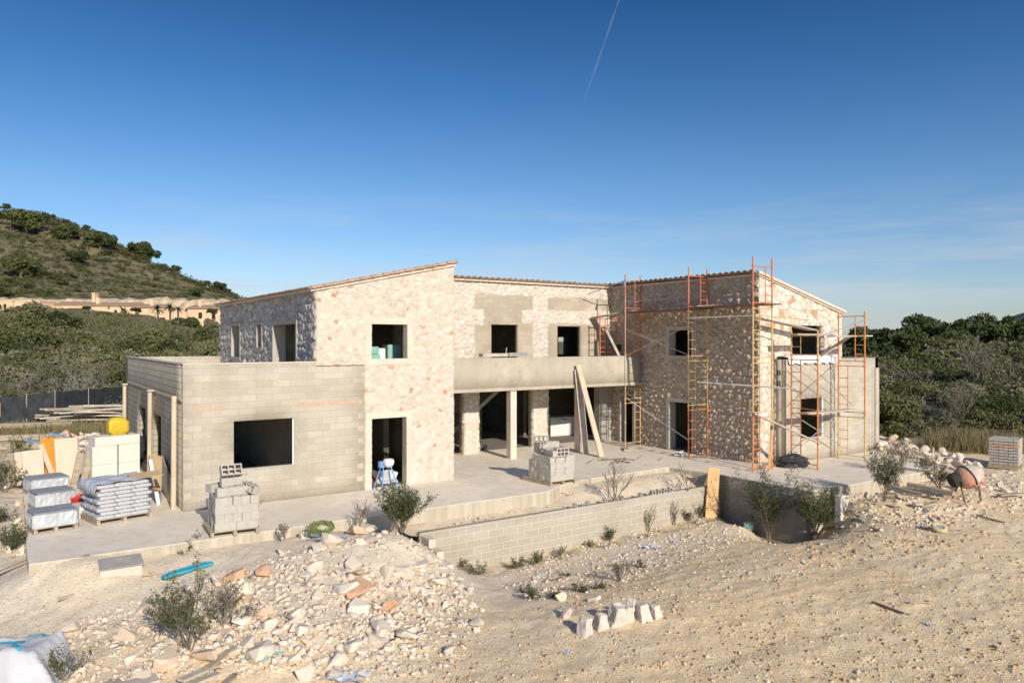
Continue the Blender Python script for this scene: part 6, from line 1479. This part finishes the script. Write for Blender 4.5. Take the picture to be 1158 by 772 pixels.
# far wooded hill on the right
FXr = np.array([-300, 200, 380, 480, 560, 640, 740, 850, 1000, 1300, 1700]); FZr = np.array([-6, -6, -6, -4, 16, 42, 60, 72, 80, 76, 60])
hx = np.arange(-300, 1700, 9.); hy = np.arange(620, 930, 10.); HX, HY = np.meshgrid(hx, hy); t = np.clip((HY - 640) / 260, 0, 1)
HZ = np.interp(HX * 900 / HY, FXr, FZr) * HY / 900 * t ** .9 - 3 * (1 - t) + fbm(HX * .03, HY * .03, 4, 7) * 5 * t + hash2(np.floor(HX / 9), np.floor(HY / 12), 3) * 3 * t
u_, v_ = XY(HX, HY); ii = np.arange(HX.size).reshape(HX.shape); Fq = np.stack([ii[:-1, :-1], ii[:-1, 1:], ii[1:, 1:], ii[1:, :-1]], -1).reshape(-1, 4)
tag(link('far_hill', mesh_from('far_hill', np.stack([u_, v_, HZ], -1), Fq, [M['far_hill']])), kind='structure')
# hillside bushes and pines
def hill_at(px, py):
    a = (px - 579) / FOC; b_ = (386 - py) / FOC; Ys = np.arange(226, 430, 1.0); d = hill_z(a * Ys, Ys) - (CH + b_ * Ys); k = np.argmax(d > 0) if (d > 0).any() else None
    if k is None: return None
    return a * Ys[k], Ys[k], float(hill_z(np.array([a * Ys[k]]), np.array([Ys[k]]))[0])
random.seed(55)
n_ = 0
while n_ < 55:
    px = random.uniform(-40, 300); py = random.uniform(225, 336); q = hill_at(px, py)
    if q is None: continue
    x, y = XY(q[0], q[1]); me = random.choice(HB); s = random.uniform(.9, 2.6) * (1.5 if random.random() < .15 else 1); o = link('bush', me, loc=(x, y, q[2] - .2)); o.scale = (s * 1.2, s * 1.2, s); o.rotation_euler = (0, 0, random.uniform(0, 6)); n_ += 1
    tag(o, 'dark green bush dotted on the dry hillside', 'bush', 'bushes on the hillside')
cen = []
for i in range(4200):
    px = random.uniform(-190, 310); py = random.uniform(205, 338); q = hill_at(px, py)
    if q is None: continue
    x, y = XY(q[0], q[1]); cen.append((x, y, q[2] - .1, random.choice((.7, .9, 1.2, 1.6, 2.4)) * random.uniform(.8, 1.2), random.uniform(.5, 1.1)))
for i in range(420):
    X_ = random.uniform(-300, -95); Y_ = random.uniform(385, 402); x, y = XY(X_, Y_); cen.append((x, y, float(hill_z(np.array([X_]), np.array([Y_]))[0]) - .1, random.choice((.8, 1.2, 1.8, 2.6)), random.uniform(.6, 1.7)))
stuff_leaves('hillside_scrub', cen, 140000, .34, M['leaf_hill'], 73)
def tree_meshes(seed, n, size, mat, nb, trunk_h, rx, rz, name):
    bl = [(x, y, z + trunk_h, a, b_, c) for x, y, z, a, b_, c in blobs_dome(nb, rx, rz, seed, bs=.34)]; V_, F_, A = leaf_cloud(bl, n, size, seed); cm = mesh_from('crown', V_, F_, [mat], attrs={'lf': A})
    m = MB(); rr = random.Random(seed); m.path([(0, 0, 0), (.03, .02, trunk_h * .5), (-.02, .03, trunk_h), (0, 0, trunk_h + rz)], [.09, .075, .06, .03], 7)
    for i in range(9):
        b0 = bl[i % len(bl)]; m.tube((0, 0, trunk_h * rr.uniform(.6, 1.1)), (b0[0], b0[1], b0[2]), .04, .015, 5)
    tm = mesh_from('trunk', m.v, m.f, [M['bark']]); return tm, cm
TREES = {'pine': tree_meshes(401, 2400, .07, M['leaf_dark'], 14, .45, .8, .62, 'pine'), 'oak': tree_meshes(402, 3000, .08, M['leaf_dark'], 20, .3, .95, .85, 'oak'), 'airy': tree_meshes(403, 1100, .06, M['leaf_dark'], 10, .55, .8, .62, 'airy'), 'tall': tree_meshes(404, 2200, .07, M['leaf_dark'], 16, .2, .34, 1.1, 'tall')}
def tree(kind, name, label, loc, s, group=None, sx=1.0, rz=0):
    o = thing(name, label, 'tree', loc, rz, group); o.scale = (s * sx, s * sx, s); tm, cm = TREES[kind]; link('trunk', tm, o); link('crown', cm, o); return o
for i, (px, py, w, k) in enumerate(((97, 258, 10, 'pine'), (111, 263, 9, 'pine'), (59, 244, 8, 'pine'), (76, 248, 9, 'pine'), (158, 294, 26, 'oak'), (168, 292, 22, 'oak'), (198, 303, 14, 'pine'), (233, 321, 12, 'pine'), (247, 326, 18, 'oak'), (258, 330, 12, 'pine'), (88, 297, 24, 'oak'), (113, 280, 30, 'oak'), (75, 270, 26, 'oak'), (30, 262, 40, 'oak'), (5, 236, 14, 'pine'), (24, 312, 34, 'oak'), (222, 334, 16, 'oak'))):
    q = hill_at(px, py + 2) or hill_at(px, py + 8)
    if i < 10 or i == 14: X_ = (px - 579) / FOC * 398; q = (X_, 398.0, float(hill_z(np.array([X_]), np.array([398.0]))[0]))
    if q is None: continue
    x, y = XY(q[0], q[1]); s = w / FOC * q[1] / 1.9
    tree(k, 'pine_tree' if k == 'pine' else 'oak_tree', ['small pine on the ridge, left of a second one', 'small pine on the ridge just right of its twin', 'tiny pine on the upper ridge', 'tiny pine on the ridge between two others', 'broad dark tree on the ridge halfway down', 'broad dark tree overlapping another halfway down the ridge', 'single tree on the lower ridge', 'slim tree on the ridge near the roof', 'round tree at the end of the ridge above the roof', 'small tree at the foot of the ridge', 'round dark tree alone on the open slope', 'wide dark tree below the ridge pines', 'dark tree clump on the upper slope', 'wide dark clump high on the slope at left', 'tree on the ridge at the left edge', 'wide dark clump low on the slope at left', 'round tree low on the slope near the roof'][i], (x, y, q[2] - .3), s, 'trees on the hillside', rz=i)
random.seed(61)
for i, (px, Y, top, k, sx) in enumerate(((985, 120, 367, 'oak', 1.2), (1003, 110, 369, 'oak', 1.2), (1018, 118, 366, 'oak', 1.1), (1042, 150, 355, 'airy', 1.1), (1056, 148, 359, 'oak', 1.1), (1072, 150, 362, 'oak', 1.1), (1086, 140, 359, 'oak', 1.0), (1100, 150, 355, 'tall', 1), (1106, 146, 360, 'oak', 1), (1115, 150, 354, 'airy', .9), (1124, 140, 361, 'oak', 1.1), (1137, 146, 355, 'oak', .7), (1146, 138, 363, 'oak', 1.2), (1160, 140, 357, 'oak', 1), (1180, 140, 356, 'oak', 1), (1205, 140, 358, 'oak', 1), (1230, 130, 357, 'oak', 1))):
    x, y, _ = far(px, Y, 0); g = gz1(x, y); zt_ = CH + (386 - top) / FOC * Y; s = (zt_ - g) / {'oak': 1.4, 'airy': 1.33, 'tall': 1.6}[k]
    lab = {'oak': 'dark rounded tree in the row on the right skyline', 'airy': 'thin open crowned tree in the row on the right skyline', 'tall': 'pointed slim tree in the row on the right skyline'}[k]
    tree(k, {'oak': 'oak_tree', 'airy': 'pine_tree', 'tall': 'cypress_tree'}[k], lab, (x, y, g), s, 'trees on the right skyline', sx * .85, i * 1.3)
fx = [far(1028, 132, 4.15), far(1068, 132, 4.15), far(1072, 150, 4.75), far(1026, 150, 4.75)]
tag(link('field', mesh_from('field', fx, [(0, 1, 2, 3)], [M['field']])), kind='structure')

def far_house(px0, px1, ytop, ybot, Y, label, roof, wins, arches=(), chim=None, depth=9):
    x0 = (px0 - 579) / FOC * Y; x1 = (px1 - 579) / FOC * Y; zt_ = CH + (386 - ytop) / FOC * Y; zb_ = CH + (386 - ybot) / FOC * Y
    c = XY((x0 + x1) / 2, Y); o = thing('villa', label, 'house', (c[0], c[1], zb_ - 2), -R(34.2), group='villas below the hill'); w = x1 - x0; h = zt_ - zb_ + 2
    q = .0
    m = MB(); m.box((0, depth / 2, h / 2), (w, depth, h)); m.build('wall', M['house_wall'], o, world=False)
    if roof:
        m = MB(); m.box((0, depth / 2, h + .12), (w + .8, depth + .8, .24)); m.add([(-w / 2 - .4, -.4, h + .24), (w / 2 + .4, -.4, h + .24), (w / 2 + .2, depth * .55, h + 1.3), (-w / 2 - .2, depth * .55, h + 1.3), (-w / 2 - .4, depth + .4, h + .24), (w / 2 + .4, depth + .4, h + .24)], [(0, 1, 2, 3), (3, 2, 5, 4), (0, 3, 4), (1, 5, 2)]); m.build('roof', M['house_roof'], o, world=False)
    else:
        m = MB(); m.box((0, depth / 2, h + .15), (w + .3, depth + .3, .3)); m.build('cornice', M['house_wall'], o, world=False)
    for (a, b_, c0, c1) in wins:
        m = MB(); m.b2((-w / 2 + a * w, -.03, 2 + c0 * (h - 2)), (-w / 2 + b_ * w, .06, 2 + c1 * (h - 2))); m.build('window', M['dark_in'], o, world=False)
    for (a, b_, c0, c1) in arches:
        m = MB(); xa = -w / 2 + a * w; xb = -w / 2 + b_ * w; za = 2 + c0 * (h - 2); zc = 2 + c1 * (h - 2); pts_ = [(xa, za), (xb, za)] + [((xa + xb) / 2 + (xb - xa) / 2 * math.cos(t), zc - .8 + .8 * math.sin(t)) for t in np.linspace(0, math.pi, 9)]
        m.add([(p[0], -.04, p[1]) for p in pts_], [tuple(range(len(pts_)))]); m.build('arch', M['dark_in'], o, world=False)
    if chim: m = MB(); m.box((-w / 2 + chim * w, depth * .3, h + 1.2), (.9, .9, 2.6)); m.build('chimney', M['house_wall'], o, world=False)
    return o
far_house(-26, 14, 341, 354, 205, 'ochre villa with dark arched terraces at the left edge of the hillside row', False, [(.75, .83, .35, .8)], [(.05, .35, .3, .85), (.45, .7, .3, .85)])
far_house(14, 45, 341, 353, 206, 'ochre villa with one wide arch, second from the left', False, [(.12, .3, .2, .6), (.4, .52, .25, .8)], [(.6, .92, .25, .88)])
far_house(58, 100, 345, 356, 212, 'low villa with a long faded tiled roof', True, [(.1, .3, .15, .7), (.45, .8, .15, .7)])
far_house(97, 124, 346, 362, 208, 'villa with a tall pale gable wall below the white chimney tower', True, [(.1, .3, .3, .6)], chim=.3)
far_house(104, 107, 332, 345, 216, 'thin white tower rising above the villas', False, [], depth=2)
far_house(124, 150, 346, 364, 207, 'villa behind the palms with small windows', True, [(.2, .32, .5, .75), (.6, .72, .5, .75)])
far_house(150, 178, 348, 366, 206, 'pinkish villa with dark doorways behind the palms', True, [(.1, .25, .2, .7), (.5, .7, .1, .5)], chim=.6)
far_house(176, 212, 350, 368, 204, 'low villa with a flat terrace half hidden by palms', False, [(.1, .3, .1, .5), (.6, .85, .1, .5)])
far_house(212, 262, 349, 366, 203, 'ochre villa with red shutters next to the house roof', True, [(.25, .33, .35, .75), (.55, .63, .35, .75), (.8, .9, .05, .4)], chim=.2)
# palms and garden trees between the villas
def palm(px, py, hpx, Y, label):
    x, y, zt_ = far(px, Y, 0)[0], far(px, Y, 0)[1], CH + (386 - py) / FOC * Y; h = hpx / FOC * Y; o = thing('palm_tree', label, 'palm', (x, y, zt_ - h), group='palms among the villas')
    m = MB(); m.path([(0, 0, -2), (.1, 0, h * .5), (0, .1, h * .8)], [.3, .24, .22], 7); m.build('trunk', M['bark'], o, world=False)
    rr = np.random.default_rng(int(px)); V_ = []; F_ = []
    for i in range(34):
        a = rr.uniform(0, 6.28); e = rr.uniform(-.3, .9); p = np.array([0, 0, h * .8]); d = np.array([math.cos(a) * math.cos(e), math.sin(a) * math.cos(e), math.sin(e)]); s = np.array([-math.sin(a), math.cos(a), 0]) * .22; b0 = len(V_)
        for k in range(5): V_ += [p - s * (1 - k * .2), p + s * (1 - k * .2)]; p = p + d * h * .12; d = d + np.array([0, 0, -.28]); d /= np.linalg.norm(d)
        F_ += [(b0 + k * 2, b0 + k * 2 + 1, b0 + k * 2 + 3, b0 + k * 2 + 2) for k in range(4)]
    A = np.tile([.5, .6, 0, 1], (len(V_), 1)); link('crown', mesh_from('crown', V_, F_, [M['leaf_palm']], attrs={'lf': A}), o)
for i, (px, py, h) in enumerate(((139, 347, 20), (178, 345, 24), (192, 343, 24), (201, 344, 22))): palm(px, py, h, 196, ['palm standing alone in front of the villas', 'leftmost palm of the group of three', 'tallest palm of the group of three', 'rightmost palm of the group of three'][i])
for i, (px, py, h, sx, k) in enumerate(((52, 343, 16, 1.2, 'oak'), (98, 343, 8, 1.3, 'oak'), (154, 344, 10, 1.2, 'oak'), (168, 354, 16, .8, 'tall'), (210, 348, 28, 1.2, 'oak'), (222, 354, 22, .8, 'tall'), (232, 356, 20, .7, 'tall'), (240, 344, 12, 1.2, 'oak'), (118, 349, 10, 1.6, 'oak'))):
    Y = 198; x, y, _ = far(px, Y, 0); zt_ = CH + (386 - py) / FOC * Y; hh = h / FOC * Y; s = hh / {'oak': 2.1, 'tall': 2.4}[k]
    tree(k, 'garden_tree', 'dark garden tree among the villas below the hill', (x, y, zt_ - hh), s, 'garden trees among the villas', sx, i)

# contrail: a thin vapour trail high in the sky
def sky_pt(px, py, D): d = Vector(ray(px, py)).normalized(); return Vector((CU, CV, CH)) + d * D
m, nt, b = newmat('vapour'); e = N(nt, 'ShaderNodeBsdfDiffuse'); e.inputs[0].default_value = (.9, .93, .97, 1)
tr = nt.nodes.new('ShaderNodeBsdfTransparent'); mxn = nt.nodes.new('ShaderNodeMixShader')
em = nt.nodes.new('ShaderNodeEmission'); em.inputs[0].default_value = (.55, .72, .95, 1); em.inputs[1].default_value = .55  # own glow stands in for sunlight on the trail
vc = N(nt, 'ShaderNodeVertexColor', _layer_name='vp'); nt.links.new(vc.outputs['Color'], mxn.inputs[0]); nt.links.new(tr.outputs[0], mxn.inputs[1]); nt.links.new(em.outputs[0], mxn.inputs[2]); nt.links.new(mxn.outputs[0], nt.nodes['Material Output'].inputs[0])
V_ = []; A = []; n = 26
for i in range(n + 1):
    t = i / n; c = sky_pt(659 + (716 - 659) * t, 118 + (-50 - 118) * t + 3 * math.sin(t * 3), 9000); s = Vector((RU, RV, 0)) * (9 + 3 * math.sin(i)); al = min(1, t * 5) * .42 * (.8 + .2 * math.sin(i * 2.1))
    for k, f in ((-1, 0), (0, 1), (1, 0)): V_.append(c + s * 1.6 * k); A.append((al * f,) * 3 + (1,))
F_ = [(i * 3 + k, i * 3 + k + 1, i * 3 + k + 4, i * 3 + k + 3) for i in range(n) for k in range(2)]
tag(link('vapour_trail', mesh_from('vapour_trail', V_, F_, [m], attrs={'vp': A})), 'thin white aircraft vapour trail high in the blue sky', 'vapour trail')

# ------------------------------------------------------------------ light, sky, camera
EL = R(25.3); sd = Vector((-.09, -.996, 0)).normalized()
S = Vector((sd.x * math.cos(EL), sd.y * math.cos(EL), math.sin(EL)))
sun = bpy.data.lights.new('sun', 'SUN'); sun.energy = 4.6; sun.angle = R(.5); sun.color = (1, .91, .79)
so = bpy.data.objects.new('sun', sun); COL.objects.link(so); so.rotation_euler = S.to_track_quat('Z', 'Y').to_euler(); so.location = (0, -20, 30)
w = bpy.data.worlds.new('World'); SC.world = w; w.use_nodes = True; nt = w.node_tree; bgn = nt.nodes['Background']
sky = nt.nodes.new('ShaderNodeTexSky'); sky.sky_type = 'NISHITA'; sky.sun_disc = False; sky.sun_elevation = EL
sky.sun_rotation = math.atan2(S.x, S.y); sky.air_density = 1.0; sky.dust_density = .6; sky.ozone_density = 2.5
tc = nt.nodes.new('ShaderNodeTexCoord'); sx = nt.nodes.new('ShaderNodeSeparateXYZ'); nt.links.new(tc.outputs['Generated'], sx.inputs[0])
tint = ramp(nt, sx.outputs[2], [(0, (.93, .96, 1.16)), (.06, (.85, .93, 1.11)), (.2, (.56, .79, 1.02)), (.32, (.30, .59, .86)), (.42, (.17, .43, .69)), (.6, (.6, .75, 1.0))])
col = mixc(nt, 1.0, sky.outputs[0], tint, 'MULTIPLY')
mp = nt.nodes.new('ShaderNodeMapping'); mp.inputs['Rotation'].default_value = (0, 0, R(34)); mp.inputs['Scale'].default_value = (1.6, 1.6, 15); nt.links.new(tc.outputs['Generated'], mp.inputs[0])
cn = noise(nt, mp.outputs[0], 2.1, 7, .62)
cm = math_(nt, 'MULTIPLY', ramp(nt, cn, [(.46, (0, 0, 0)), (.72, (1, 1, 1))]), ramp(nt, sx.outputs[2], [(.0, (.6, .6, .6)), (.07, (1, 1, 1)), (.2, (0, 0, 0))]))
col = mixc(nt, math_(nt, 'MULTIPLY', cm, .7), col, (5.2, 5.6, 6.1))
nt.links.new(col, bgn.inputs[0]); bgn.inputs[1].default_value = .115

cam = bpy.data.cameras.new('camera'); cam.sensor_width = 36; cam.lens = FOC / 1158 * 36; cam.clip_end = 30000; cam.clip_start = .1
co = bpy.data.objects.new('camera', cam); COL.objects.link(co); co.location = (CU, CV, CH); co.rotation_euler = (R(90), 0, -math.atan2(FU, FV)); SC.camera = co
SC.view_settings.view_transform = 'Standard'; SC.view_settings.look = 'None'; SC.view_settings.exposure = 0
